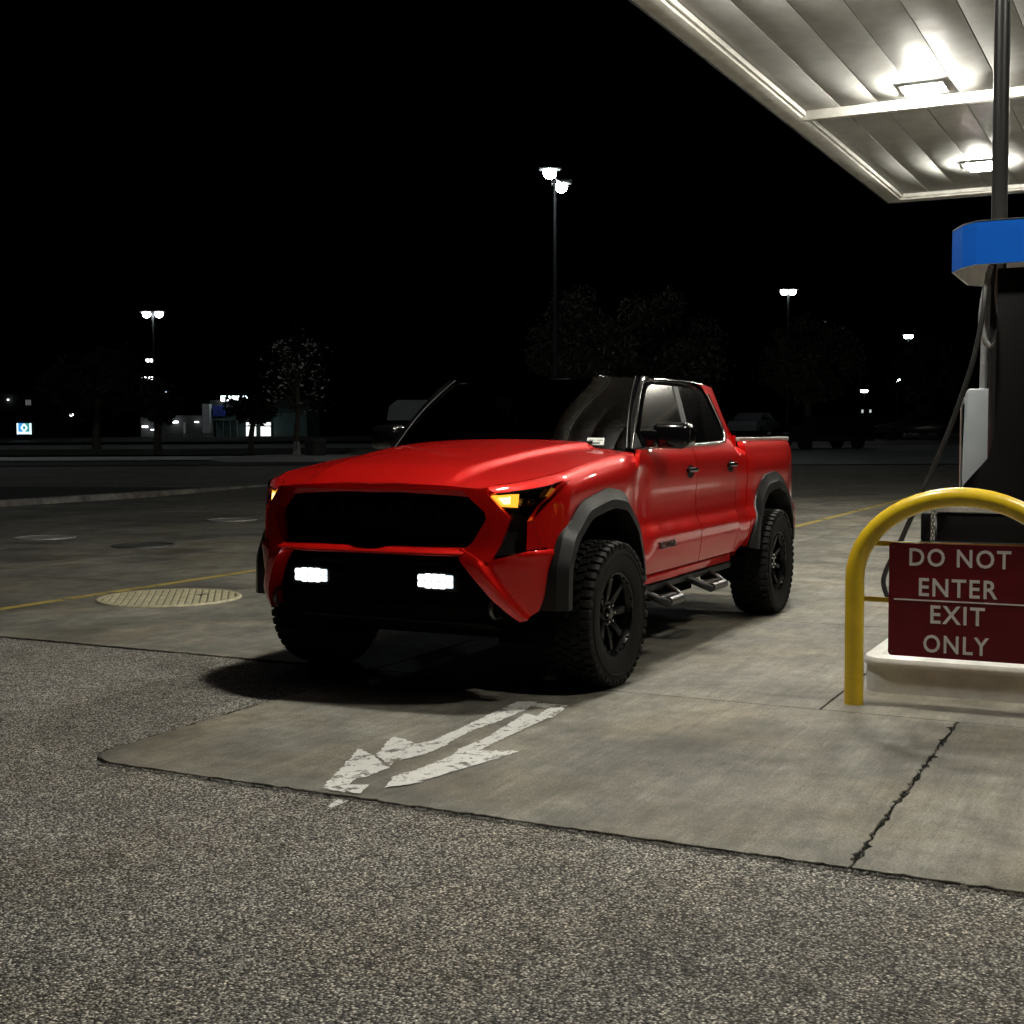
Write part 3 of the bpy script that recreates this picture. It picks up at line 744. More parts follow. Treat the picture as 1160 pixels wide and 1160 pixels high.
for i, ch in enumerate('TOYOTA'):
    p = -.375+.15*i; q = nose(p, 1.03, -.035)
    textmesh('letter', ch, M['black_gloss'], gr, .105, .085, Matrix.Translation(q) @ Matrix(((0, 0, 1, 0), (1, 0, 0, 0), (0, 1, 0, 0), (0, 0, 0, 1))), .012, .02)
V, F = [], []; NB = 44
for i in range(NB+1):
    pp_ = -.565+1.13*i/NB; dip = .016*(1-sstep(.075, .12, abs(pp_)))
    prof = [(-.06, .796), (.030, .797), (.050, .803), (.054, .812), (.046, .822), (.012, .836-dip), (-.06, .838-dip)]
    V += [nose(pp_, z, o_) for o_, z in prof]
for i in range(NB):
    for j in range(6): F.append((i*7+j, (i+1)*7+j, (i+1)*7+j+1, i*7+j+1))
meshobj('bumper_bar', V, F, M['red'], truck, True, 40)
panel('lower_grille', [(-.56, .80), (.56, .80), (.80, .45), (.62, .40), (-.62, .40), (-.80, .45)], lambda p, z: nose(p, z, -.10), M['inner'], truck, (1, 0, 0), .06, .02)
bm = bmesh.new()
for i in range(4): tube(bm, [nose(-.55-.06*i+(1.1+.12*i)*k/14, .745-.075*i, -.07) for k in range(15)], .008, 6)
bmobj('lower_slats', bm, M['inner'], truck, True, 60)
bm = bmesh.new(); bx(bm, 1.85, 2.44, -.60, .60, .27, .29, .008, 2, Matrix.Translation((1.85, 0, .27)) @ Matrix.Rotation(R(-14), 4, 'Y') @ Matrix.Translation((-1.85, 0, -.27)))
bmobj('skid_plate', bm, M['dark_plastic'], truck, True)
for s in (-1, 1):
    y = s*.39; xf = nose(.39, .66)[0]
    bm = bmesh.new(); bx(bm, xf-.12, xf-.035, y-.125, y+.125, .605, .715, .012, 2); fo = bmobj('fog_lamp', bm, M['dark_plastic'], truck, True)
    bm = bmesh.new(); bx(bm, xf-.045, xf-.029, y-.106, y+.106, .624, .694, .0075, 3); bmobj('lens', bm, M['fog_soft'], fo, True)
    for i in range(5):
        for j in range(2):
            bm = bmesh.new(); hh = .029 if i in (0, 4) else .036; z0_ = .659+(.002 if j else -.002-hh); bx(bm, xf-.037, xf-.022, y-.105+.042*i+.0015, y-.105+.042*i+.0405, z0_, z0_+hh, .007, 2); bmobj('led', bm, M['fog'], fo)
    tubeobj('tow_hook', [(2.40, s*.68, .47), (2.50, s*.68, .47), (2.53, s*.68, .50), (2.53, s*.68, .54), (2.50, s*.68, .565), (2.40, s*.68, .565)], .012, M['steel'], truck, 8)

def roofz(x, y):
    z = 1.808-.030*((x+.1)/.65)**2*(1 if x > -.1 else .7) - .02*(y/.6)**2
    e = sstep(.57, .75, abs(y)); z -= .045*e
    return (x, y, z)
ro = [(.55, 0), (.54, .3), (.505, .52), (.46, .63), (.40, .70), (.2, .722), (-.3, .73), (-.75, .725), (-.90, .70), (-.985, .62), (-1.0, .3)]
ro = ro + [(-1.0, 0)] + [(a, -b) for a, b in ro[:0:-1]]
panel('roof', ro, roofz, M['black_gloss'], truck, (0, 0, 1), .05, .04)
for s in (-1, 1):
    tubeobj('roof_rail', [(.40, s*.69, 1.765), (.1, s*.706, 1.775), (-.4, s*.71, 1.776), (-.86, s*.695, 1.762)], .012, M['black_gloss'], truck, 8)
bm = bmesh.new(); bx(bm, -.62, -.42, -.018, .018, 1.79, 1.85, .012, 2)
for v in bm.verts:
    if v.co.z > 1.82: v.co.x -= .05
bmobj('roof_antenna', bm, M['black_gloss'], truck, True)
def ws(sx, t, o=0):
    b = Vector((1.125-.115*t*t, .825*t, 1.322)); u = Vector((.545-.085*t*t, .668*t, 1.792-.012*t*t))
    p = b.lerp(u, sx); p.x += .055*math.sin(math.pi*sx)*.6 + o*.6; p.z += .02*math.sin(math.pi*sx) + o*.8
    return p
V, F = [], []; ns, nt_ = 10, 18
for i in range(ns+1):
    for j in range(nt_+1): V.append(ws(i/ns, -1+2*j/nt_))
for i in range(ns):
    for j in range(nt_): a = i*(nt_+1)+j; F.append((a, a+1, a+nt_+2, a+nt_+1))
wsh = meshobj('windscreen', V, F, M['glass'], truck, True)
V = [ws(.045, .70, .004), ws(.045, .83, .004), ws(.13, .83, .004), ws(.13, .70, .004)]; meshobj('sticker', V, [(0, 1, 2, 3)], M['sticker'], wsh)
M['sticker_ink'] = mat('sticker_ink', (.05, .12, .09), .5)
for a, b, c_, d in ((.055, .075, .71, .80), (.095, .102, .715, .76), (.095, .102, .775, .82)):
    meshobj('sticker_print', [ws(a, c_, .006), ws(a, d, .006), ws(b, d, .006), ws(b, c_, .006)], [(0, 1, 2, 3)], M['sticker_ink'], wsh)
def upyF(x, z):
    y = .893-(z-1.31)*.335
    if x > .25: y -= .035*((x-.25)/.75)**2
    return y
for s in (-1, 1):
    V, F = [], []; n = 14
    for i in range(n+1):
        t = i/n; a = ws(t, 1.); fx_ = sp([0, .35, .7, .9, 1], [1.0, .80, .58, .49, .40])(t); fz = 1.318+(1.775-1.318)*sp([0, .35, .7, .9, 1], [0, .38, .83, .955, 1])(t)
        b = Vector((fx_, upyF(fx_, fz)+.004, fz)); mid = a.lerp(b, .5)+Vector((.02, .018, .01)); a2 = a+Vector((0, -.03, -.01))
        for p in (a2, a, a.lerp(mid, .6)+Vector((.008, .006, .006)), mid, mid.lerp(b, .5)+Vector((.004, .006, .002)), b, b+Vector((-.02, -.03, -.01))): V.append((p.x, s*p.y, p.z))
    for i in range(n):
        for j in range(6):
            q = i*7+j; f = (q, q+1, q+8, q+7); F.append(f if s < 0 else f[::-1])
    meshobj('windscreen_pillar', V, F, M['black_gloss'], truck, True)
    tubeobj('pillar_trim', [(p.x, s*p.y, p.z) for p in [ws(t/10, 1., .012) for t in range(11)]], .004, M['plastic'], truck, 6)
bm = bmesh.new(); V = [ws(0, -1+2*j/12) for j in range(13)]
for j in range(12):
    a, b = V[j], V[j+1]
    bm.faces.new([bm.verts.new(p) for p in ((a.x+.01, a.y, 1.318), (a.x+.10, a.y*.98, 1.30), (b.x+.10, b.y*.98, 1.30), (b.x+.01, b.y, 1.318))])
bmobj('cowl', bm, M['dark_plastic'], truck)
for t0, t1 in ((.05, .75), (-.75, -.1)):
    tubeobj('wiper', [tuple(ws(.03, t0, .018)), tuple(ws(.045, (t0+t1)/2, .022)), tuple(ws(.06, t1, .018))], .008, M['dark_plastic'], truck, 6)
meshobj('rear_window', [(-.985, -.60, 1.74), (-.985, .60, 1.74), (-1.09, .72, 1.38), (-1.09, -.72, 1.38)], [(0, 1, 2, 3)], M['glass'], truck)
V = [(-.96, -.68, 1.77), (-.96, .68, 1.77), (-1.085, .84, 1.38), (-1.085, -.84, 1.38), (-.985, -.60, 1.735), (-.985, .60, 1.735), (-1.088, .72, 1.385), (-1.088, -.72, 1.385)]
meshobj('cab_back', V, [(0, 1, 5, 4), (1, 2, 6, 5), (2, 3, 7, 6), (3, 0, 4, 7)], M['red'], truck)
box('cab_rear_wall', -1.09, -1.07, -.86, .86, .5, 1.40, M['red'], truck)
# bed: tailgate, cover, rails, bumper
bm = bmesh.new(); bx(bm, -2.60, -2.54, -.74, .74, .62, 1.34, .015, 2); bmobj('tailgate', bm, M['red'], truck, True)
box('bed_floor', -2.56, -1.12, -.80, .80, .66, .72, M['inner'], truck)
bm = bmesh.new(); bx(bm, -2.57, -1.13, -.83, .83, 1.335, 1.375, .012, 2); cv = bmobj('bed_cover', bm, M['cover_vinyl'], truck, True)
for s in (-1, 1):
    bm = bmesh.new(); bx(bm, -2.55, -1.14, *sorted((s*.815, s*.875)), 1.352, 1.384, .008, 2); bmobj('cover_rail', bm, M['cover_rail'], cv, True)
    bm = bmesh.new(); bx(bm, -2.63, -2.53, *sorted((s*.745, s*.885)), .86, 1.22, .02, 2); bmobj('tail_light', bm, M['tail'], truck, True)
    bm = bmesh.new(); bx(bm, -2.56, -2.36, *sorted((s*.86, s*.935)), .60, .72, .02, 2); bmobj('bumper_end', bm, M['red'], truck, True)
bm = bmesh.new(); bx(bm, -2.70, -2.52, -.90, .90, .50, .68, .03, 3); bmobj('rear_bumper', bm, M['dark_plastic'], truck, True)
# underbody and inside
bm = bmesh.new(); bx(bm, -2.5, 2.2, -.55, -.42, .42, .56); bx(bm, -2.5, 2.2, .42, .55, .42, .56)
for x in (2.1, 1.2, .3, -.6, -1.2, -2.2): bx(bm, x-.05, x+.05, -.45, .45, .43, .55)
bx(bm, -1.0, 1.3, -.80, .80, .50, .56); bx(bm, -.9, 1.86, -.58, .58, .26, .50); bx(bm, 1.0, 2.35, -.52, .52, .56, 1.02); bx(bm, 2.12, 2.30, -.79, .79, .48, 1.06); bx(bm, 2.30, 2.44, -.62, .62, .48, 1.08); bmobj('chassis_and_blockers', bm, M['inner'], truck)  # includes added boxes that block lamp light leaking through the nose
bm = bmesh.new(); tube(bm, [(1.675, -.8, .41), (1.675, .8, .41)], .045, 10); tube(bm, [(-1.675, -.8, .41), (-1.675, .8, .41)], .06, 10)
bmesh.ops.create_icosphere(bm, subdivisions=2, radius=.15, matrix=Matrix.Translation((-1.675, 0, .41))); bmobj('axle', bm, M['inner'], truck, True, 60)
bm = bmesh.new(); bx(bm, .62, 1.08, -.74, .74, 1.02, 1.28, .05, 3); da = bmobj('dashboard', bm, M['seat'], truck, True)
bm = bmesh.new(); tube(bm, [(.58+.05*math.sin(2*math.pi*k/20), .38+.18*math.cos(2*math.pi*k/20), 1.20+.17*math.sin(2*math.pi*k/20)) for k in range(20)], .014, 8, closed=True)
tube(bm, [(.58, .38, 1.2), (.70, .38, 1.17)], .03, 8); bmobj('steering_wheel', bm, M['seat'], truck, True, 60)
for y in (-.38, .38):
    bm = bmesh.new(); bx(bm, -.15, .40, y-.25, y+.25, .78, .92, .05, 3); bx(bm, -.28, -.10, y-.24, y+.24, .85, 1.46, .06, 3, Matrix.Translation((-.2, 0, .9)) @ Matrix.Rotation(R(-10), 4, 'Y') @ Matrix.Translation((.2, 0, -.9)))
    bx(bm, -.38, -.28, y-.13, y+.13, 1.47, 1.66, .04, 3); bmobj('front_seat', bm, M['seat'], truck, True)
bm = bmesh.new(); bx(bm, -.95, -.5, -.68, .68, .78, .92, .05, 3); bx(bm, -1.03, -.9, -.68, .68, .85, 1.45, .05, 3); bmobj('rear_seat', bm, M['seat'], truck, True)
bm = bmesh.new(); bx(bm, .50, .53, -.12, .12, 1.62, 1.69, .012, 2); bmobj('interior_mirror', bm, M['chrome'], truck, True)
box('headliner', -.95, .42, -.60, .60, 1.745, 1.76, M['seat'], truck)
tubeobj('grab_handle', catmull([(.62, -.66, 1.58), (.64, -.62, 1.57), (.74, -.66, 1.47), (.75, -.70, 1.46)], 5), .012, M['plastic'], truck, 8)
# door lettering
for y_s in (1, -1):
    if y_s == 1: Mt = Matrix(((-1, 0, 0, .655), (0, 0, 1, YS(.655, .725)+.001), (0, 1, 0, .722), (0, 0, 0, 1)))
    else: Mt = Matrix(((1, 0, 0, .655), (0, 0, -1, -YS(.655, .725)-.001), (0, 1, 0, .722), (0, 0, 0, 1)))
    textmesh('door_badge', 'TACOMA', M['black_gloss'] if False else M['steel'], truck, .30, .042, Mt, .009, .0, 1.1)

# ---- wheels
def make_wheel():
    bm = bmesh.new()
    lathe(bm, [(.226, -.115), (.232, -.128), (.222, -.125), (.205, -.10), (.20, .08), (.205, .105), (.222, .128), (.234, .132), (.236, .118), (.226, .112)], 56)
    # disc set back, with eight spokes
    lathe(bm, [(.205, .02), (.10, .035), (.07, .06), (.068, .075), (.0001, .078)], 40)
    for k in range(8):
        a = 2*math.pi*k/8; Mx = Matrix.Rotation(a, 4, 'Y')
        b2 = bmesh.new(); bx(b2, .065, .212, .035, .075, -.026, .026, .009, 2)
        for v in b2.verts:
            t = (v.co.x-.065)/.147; v.co.z *= 1-.25*math.sin(math.pi*t); v.co.y += .03*t
        b2.transform(Mx); join(bm, b2)
    bmesh.ops.recalc_face_normals(bm, faces=bm.faces)
    w = bmobj('wheel', bm, M['rim'], None, True, 35)
    bm = bmesh.new(); prof = [(.228, -.112), (.242, -.135), (.27, -.146), (.32, -.150), (.36, -.147), (.385, -.137), (.396, -.118), (.400, -.06), (.400, .06), (.396, .118), (.385, .137), (.36, .147), (.32, .150), (.27, .146), (.242, .135), (.228, .112)]
    lathe(bm, prof, 72)
    for sgn in (-1, 1):            # raised ring on the wall
        lathe(bm, [(.335, sgn*.1495), (.338, sgn*.154), (.346, sgn*.154), (.349, sgn*.148)], 56)
    n = 46
    for k in range(n):
        a = 2*math.pi*k/n
        for row, (y0, y1, da, r0, r1, tw) in enumerate(((-.148, -.092, 0, .392, .411, 0), (-.084, -.034, .5, .394, .411, .35), (-.027, .027, 0, .394, .412, -.3), (.034, .084, .5, .394, .411, .35), (.092, .148, 0, .392, .411, 0))):
            hw = .0195 if row in (0, 4) else .0175
            b2 = bmesh.new(); bx(b2, r0-.01, r1, y0, y1, -hw, hw, .003, 1)
            for v in b2.verts:
                if row in (0, 4) and abs(v.co.y) > .13: v.co.x -= .010
                v.co.z += tw*(v.co.y-(y0+y1)/2)
            b2.transform(Matrix.Rotation(a+da*2*math.pi/n, 4, 'Y')); join(bm, b2)
        for sgn in (-1, 1):        # side biters
            b2 = bmesh.new(); L = .375 if k % 2 else .362; bx(b2, L, .397, *sorted((sgn*.140, sgn*.1515)), -.015, .015, .003, 1); b2.transform(Matrix.Rotation(a, 4, 'Y')); join(bm, b2)
    bmesh.ops.recalc_face_normals(bm, faces=bm.faces)
    bmobj('tyre', bm, M['rubber'], w, True, 30)
    for k in range(6):
        a = 2*math.pi*k/6; bm = bmesh.new(); lathe(bm, [(.010, .05), (.010, .092), (.006, .098), (.0001, .098)], 8); bm.transform(Matrix.Translation((.05*math.cos(a), 0, .05*math.sin(a)))); bmobj('lug_nut', bm, M['chrome'], w, True)
    bm = bmesh.new(); lathe(bm, [(.034, .07), (.034, .088), (.026, .096), (.0001, .097)], 24); bmobj('hub_cap', bm, M['black_gloss'], w, True)
    for k in range(24):
        a = 2*math.pi*k/24; bm = bmesh.new(); lathe(bm, [(.005, .12), (.005, .135), (.0001, .137)], 6); bm.transform(Matrix.Translation((.216*math.cos(a), 0, .216*math.sin(a)))); bmobj('rim_bolt', bm, M['black_gloss'], w, True)
    return w
w0 = make_wheel(); first = True
for (x, y) in ((1.675, .90), (-1.675, .90), (1.675, -.90), (-1.675, -.90)):
    w = w0 if first else copy_tree(w0); first = False
    w.parent = truck; w.location = (x, y, .411); w.rotation_euler = (0, rnd.uniform(0, .7), 0 if y > 0 else math.pi)
    if x > 0: w.rotation_euler.z += R(-2)
# ------------------------------------------------------------------ canopy and its lamps
M['canopy_white'] = mat('canopy_white', (.84, .82, .76), .5, vary=.18, vscale=5, rvary=.1)
M['soffit'] = mat('soffit_panel', (.58, .575, .56), .62, .0, vary=.14, vscale=3.5, bump=.12, bscale=4.0, rvary=.08, spec=.3)
M['canopy_dark'] = mat('canopy_fascia', (.05, .05, .055), .5)
M['lamp_frame'] = mat('lamp_frame', (.35, .34, .32), .4, .5)
LAMP = 520.0
M['lamp'] = emis('canopy_lamp_lens', (1., .97, .86), LAMP)
M['lamp_dim'] = emis('canopy_lamp_lens_dim', (1., .94, .80), LAMP*.28)  # row by the dispenser turned down to keep the pickup's side darker
M['lamp_mid'] = emis('canopy_lamp_lens_mid', (1., .95, .82), LAMP*.75)  # kept stronger than the rest of its row to light the sign
can = empty('gas_station_canopy', (-6.0, 2.95, 5.6)); tag(can, 'flat gas station canopy with pale ribbed soffit and bright lamps', 'canopy')
X0, X1, Y0, Y1, ZB = -16.46, 4.5, -1.0, 6.9, 5.60
def cpart(name, x0, x1, y0, y1, z0, z1, m, bev=0):
    o = box(name, x0+6.0, x1+6.0, y0-2.95, y1-2.95, z0-5.6, z1-5.6, m, can, bev); return o
FW = .25
cpart('fascia', X0, X1, Y0-.02, Y0, ZB-.01, ZB+.85, M['canopy_dark']); cpart('fascia', X0, X1, Y1, Y1+.02, ZB-.01, ZB+.85, M['canopy_dark'])
cpart('fascia', X0-.02, X0, Y0-.02, Y1+.02, ZB-.01, ZB+.85, M['canopy_dark']); cpart('fascia', X1, X1+.02, Y0-.02, Y1+.02, ZB-.01, ZB+.85, M['canopy_dark'])
cpart('edge_trim', X0, X1, Y0, Y0+FW, ZB, ZB+.05, M['canopy_white'], .006); cpart('edge_trim', X0, X1, Y1-FW, Y1, ZB, ZB+.05, M['canopy_white'], .006)
cpart('edge_trim', X0, X0+FW, Y0+FW+.002, Y1-FW-.002, ZB, ZB+.05, M['canopy_white'], .006); cpart('edge_trim', X1-FW, X1, Y0+FW+.002, Y1-FW-.002, ZB, ZB+.05, M['canopy_white'], .006)
cpart('edge_bead', X0+FW, X1-FW, Y0+FW+.003, Y0+FW+.045, ZB+.03, ZB+.09, M['canopy_white'], .008)
cpart('edge_bead', X0+FW+.003, X0+FW+.045, Y0+FW+.05, Y1-FW-.05, ZB+.03, ZB+.098, M['canopy_white'], .008)
pw = .50; y = Y0+FW; k = 0
beams = [-9.28, -1.9]
cuts = [X0+FW, beams[0], beams[1], X1-FW]
while y < Y1-FW-.05:
    y1 = min(y+pw, Y1-FW)
    for a, b in zip(cuts, cuts[1:]):
        o = cpart('soffit_panel', a+.004, b-.004, y+.004, y1-.004, ZB+.10+.004*(k % 2), ZB+.125+.004*(k % 2), M['soffit'], .005)
    y = y1; k += 1
cpart('deck', X0, X1, Y0, Y1, ZB+.14, ZB+.16, M['canopy_dark'])
for bxx in beams: cpart('cross_beam', bxx-.055, bxx+.055, Y0+FW, Y1-FW, ZB-.03, ZB+.098, M['canopy_white'], .008)
names = {(0, 0): 'square canopy lamp near the far end of the canopy, second from the corner', (1, 0): 'bright square canopy lamp beside the soffit cross beam'}
lx = [-14.0, -8.74, -3.35, 2.0]
for i, x in enumerate(lx):
    for j, yy in enumerate((.90, 5.0)):
        e = empty('canopy_lamp', (x, yy, ZB+.10))
        lab = {(0, 0): 'square canopy lamp nearest the far corner of the soffit', (1, 0): 'bright square canopy lamp just in front of the cross beam', (0, 1): 'canopy lamp at the far end, in the row beyond the dispenser', (1, 1): 'canopy lamp by the cross beam, in the row beyond the dispenser', (2, 0): 'canopy lamp above the pickup cab', (2, 1): 'canopy lamp above the dispenser', (3, 0): 'canopy lamp above the pickup nose', (3, 1): 'canopy lamp above the yellow barrier'}[(i, j)]
        tag(e, lab, 'canopy lamp', 'canopy lamps')
        bm = bmesh.new()
        for a, b, c_, d in ((-.27, .27, -.27, -.185), (-.27, .27, .185, .27), (-.27, -.187, -.183, .183), (.187, .27, -.183, .183)): bx(bm, a, b, c_, d, -.03, 0.0, .004, 1)
        bmobj('lamp_frame', bm, M['lamp_frame'], e)
        bm = bmesh.new(); bx(bm, -.17, .17, -.17, .17, -.10, -.002, .035, 2); bmobj('lamp_lens', bm, (M['lamp_mid'] if i == 3 else M['lamp_dim']) if j else M['lamp'], e, True)

# ------------------------------------------------------------------ pump island, barrier, sign
M['island'] = mat('island_pale_paint', (.62, .62, .60), .7, vary=.14, vscale=8, bump=.2, bscale=60)
M['island_white'] = mat('island_rim_paint', (.72, .71, .67), .42, vary=.12, vscale=9, bump=.15, bscale=30)
M['barrier'] = mat('barrier_yellow', (.80, .55, .02), .33, coat=.3, coat_r=.2, vary=.10, vscale=7, bump=.12, bscale=25)
M['sign_red'] = mat('sign_maroon', (.17, .004, .012), .38, vary=.12, vscale=6, spec=.4)
M['sign_text'] = mat('sign_lettering', (.95, .91, .90), .5)
isl = empty('pump_island', (-4, 2.95, 0)); tag(isl, 'raised concrete pump island with rounded white rim behind the barrier', 'pump island')
def rrect(x0, x1, y0, y1, r, n=7):
    P = []
    for cx, cy, a0 in ((x1-r, y1-r, 0), (x0+r, y1-r, 90), (x0+r, y0+r, 180), (x1-r, y0+r, 270)):
        for k in range(n+1): a = R(a0+90*k/n); P.append((cx+r*math.cos(a), cy+r*math.sin(a)))
    return P
def isl_loft(name, levels, m, capt):
    bm = bmesh.new(); rings = []
    for (ins, z) in levels:
        rings.append([bm.verts.new((a+4, b-2.95, z)) for a, b in rrect(-9+ins, 1.22-ins, 2.28+ins, 3.62-ins, max(.02, .14-ins))])
    for A, B in zip(rings, rings[1:]):
        n = len(A)
        for k in range(n): bm.faces.new((A[k], A[(k+1) % n], B[(k+1) % n], B[k]))
    if capt: bm.faces.new(rings[-1])
    return bmobj(name, bm, m, isl, True, 40)
isl_loft('base', [(.012, -.05), (.012, .145)], M['island'], False)
isl_loft('rim', [(.012, .143), (.002, .144), (-.004, .155), (-.004, .172), (.006, .188), (.03, .194), (.09, .195)], M['island_white'], False)
isl_loft('top', [(.09, .194), (.10, .196)], M['island'], True)

br = empty('barrier_rail', (1.58, 2.85, 0)); tag(br, 'yellow arched pipe barrier holding the do not enter sign', 'barrier')
pts = [(0, -.525, -.05), (0, -.525, .3), (0, -.525, .60)]
for k in range(0, 25): a = math.pi-math.pi*k/24; pts.append((0, .525*math.cos(a), .66+.432*math.sin(a)))
pts += [(0, .525, .60), (0, .525, .3), (0, .525, -.05)]
tubeobj('pipe', pts, .049, M['barrier'], br, 24)
for z in (.847, .556):
    bm = bmesh.new(); bx(bm, -.006, .006, -.50, .50, z-.013, z+.013, .003, 1); bmobj('cross_bar', bm, M['barrier'], br)
sg = empty('exit_sign', (1.605, 2.848, .565)); tag(sg, 'maroon sign reading do not enter exit only on the yellow barrier', 'sign')
bm = bmesh.new(); bx(bm, -.003, .003, -.345, .345, -.29, .29); 
vb = [e_ for e_ in bm.edges if abs(e_.verts[0].co.x-e_.verts[1].co.x) > .001]
bmesh.ops.bevel(bm, geom=vb, offset=.02, segments=4, affect='EDGES', profile=.5); bmobj('plate', bm, M['sign_red'], sg)
def signM(z): return Matrix(((0, 0, 1, .0032), (1, 0, 0, 0), (0, 1, 0, z), (0, 0, 0, 1)))
for body, w, z, dy in (('DO NOT', .488, .2205, .0), ('ENTER', .378, .069, -.006), ('EXIT', .262, -.068, -.006), ('ONLY', .316, -.218, -.012)):
    textmesh('lettering', body, M['sign_text'], sg, w, .092, Matrix.Translation((0, dy, 0)) @ signM(z), .0012, .016, 1.15)
bm = bmesh.new(); bx(bm, .0025, .0045, -.318, .318, -.0025, .0045); bmobj('divider', bm, M['sign_text'], sg)
for yy, zz in ((-.325, .27), (.325, .27), (-.325, -.27), (.325, -.27)):
    bm = bmesh.new(); bmesh.ops.create_icosphere(bm, subdivisions=1, radius=.006, matrix=Matrix.Translation((.003, yy, zz))); bmobj('rivet', bm, M['steel'], sg, True)

# ------------------------------------------------------------------ fuel dispenser
M['crown_blue'] = mat('crown_blue', (.002, .095, .50), .35, vary=.05, vscale=3)
M['crown_white'] = mat('crown_inside', (.82, .81, .78), .5, vary=.1, vscale=6)
M['pump_grey'] = mat('pump_panel', (.42, .46, .49), .42, .1, vary=.10, vscale=3, rvary=.1)
M['pump_black'] = mat('pump_black', (.002, .002, .002), .6, spec=.15)
M['pump_top'] = mat('pump_top_metal', (.55, .54, .51), .35, .6, vary=.2, vscale=12)
M['hose'] = mat('hose_rubber', (.02, .02, .02), .38)
M['hose_grey'] = mat('hose_grey', (.30, .31, .32), .42, vary=.2, vscale=30)
M['pole'] = mat('pole_dark', (.035, .035, .035), .3, .5)
pu = empty('fuel_dispenser', (-.4, 2.95, .195)); tag(pu, 'tall fuel dispenser with blue crown and hanging hoses on the island', 'fuel dispenser')
def pp(o):                       # geometry below is written in world numbers
    o.parent = pu; o.data.transform(Matrix.Translation((.4, -2.95, -.195))); return o
oct_ = [(.28, 2.73), (.28, 3.20), (-.04, 3.42), (-.85, 3.42), (-1.16, 3.20), (-1.16, 2.74), (-.85, 2.53), (-.06, 2.545), (.16, 2.635)]
def loop_wall(name, poly, z0, z1, inset, mat_, flip=False):
    cx = sum(p[0] for p in poly)/len(poly); cy = sum(p[1] for p in poly)/len(poly); V = []; F = []; n = len(poly)
    for z in (z0, z1):
        for a, b in poly:
            d = math.hypot(a-cx, b-cy); V.append((a-(a-cx)/d*inset, b-(b-cy)/d*inset, z))
    for k in range(n):
        f = (k, (k+1) % n, n+(k+1) % n, n+k); F.append(f[::-1] if flip else f)
    return V, F
V, F = loop_wall('x', oct_, 2.40, 2.645, 0, None)
pp(meshobj('crown_band', V, F, M['crown_blue']))
V, F = loop_wall('x', oct_, 2.40, 2.645, .018, None, True); n = len(oct_); F.append(tuple(range(n, 2*n)))
pp(meshobj('crown_lining', V, F, M['crown_white']))
V1, _ = loop_wall('x', oct_, 2.398, 2.647, -.002, None); V2, _ = loop_wall('x', oct_, 2.398, 2.647, .020, None)
V = V1[:n]+V2[:n]+V1[n:]+V2[n:]; F = []
for k in range(n):
    m_ = (k+1) % n; F += [(k, n+k, n+m_, m_), (2*n+k, 2*n+m_, 3*n+m_, 3*n+k)]
pp(meshobj('crown_edge', V, F, M['crown_white']))
pp(meshobj('crown_top', [(a, b, 2.655) for a, b in oct_], [tuple(range(n))], M['crown_white']))
bm = bmesh.new(); bx(bm, -.80, .20, 2.50, 3.38, .197, .93, .02, 2); pp(bmobj('cabinet', bm, M['pump_grey'], None, True))
bm = bmesh.new(); bx(bm, .203, .225, 2.52, 3.36, .76, .925, .008, 2); pp(bmobj('front_panel', bm, M['pump_black'], None, True))
bm = bmesh.new(); bx(bm, .203, .222, 2.53, 3.35, .25, .745, .008, 2); pp(bmobj('service_door', bm, M['pump_grey'], None, True))
bm = bmesh.new(); bx(bm, -.82, .24, 2.49, 3.39, .932, .985, .024, 3); pp(bmobj('cabinet_top', bm, M['pump_top'], None, True))
fr_ = [(2.64, .99), (2.665, 1.10), (2.74, 1.19), (2.80, 1.26), (2.835, 1.40), (2.84, 2.38), (3.16, 2.38), (3.20, .99)]
pp(prismobj('display_column', fr_, -.12, .19, lambda a, b, h: (h, a, b), M['pump_black'], None, .01))
pn = [(2.60, 1.0), (2.585, 1.12), (2.60, 1.66), (2.62, 1.69), (2.90, 1.69), (2.90, 1.0)]
pp(prismobj('side_panel', pn, -.62, -.30, lambda a, b, h: (h, a, b), M['pump_grey'], None, .012))
bm = bmesh.new(); bx(bm, -.64, -.30, 2.572, 2.584, 1.05, 1.64, .004, 1); pp(bmobj('panel_hinge', bm, M['pump_top'], None))
pp(tubeobj('hose_mast', [(-.20, 2.80, .98), (-.20, 2.80, 5.7)], .048, M['pole'], None, 16))
pp(tubeobj('hose_mast', [(-.45, 3.10, .98), (-.45, 3.10, 5.7)], .048, M['pole'], None, 16))
pp(tubeobj('conduit', [(-.38, 2.70, 1.69), (-.38, 2.705, 2.0), (-.34, 2.73, 2.42)], .024, M['hose_grey'], None, 10))
pp(tubeobj('hose', catmull([(.06, 2.84, 2.42), (.08, 2.83, 2.25), (.10, 2.85, 2.05), (.14, 2.80, 1.93), (.18, 2.755, 2.02), (.2, 2.765, 2.2), (.16, 2.80, 2.40)], 8), .018, M['hose_grey'], None, 10))
pp(tubeobj('hose', catmull([(.20, 2.775, 2.28), (.25, 2.77, 2.12), (.29, 2.72, 1.82), (.30, 2.60, 1.44), (.31, 2.47, 1.11), (.32, 2.33, .77), (.33, 2.245, .58), (.34, 2.235, .48), (.34, 2.30, .37), (.33, 2.45, .36), (.30, 2.52, .52), (.28, 2.53, .72)], 8), .0155, M['hose'], None, 10))
bm = bmesh.new(); bx(bm, .10, .26, 2.42, 2.50, .70, .76, .012, 2); bx(bm, .20, .25, 2.43, 2.485, .76, .93, .012, 2); pp(bmobj('nozzle', bm, M['pump_black'], None, True))
bm = bmesh.new()
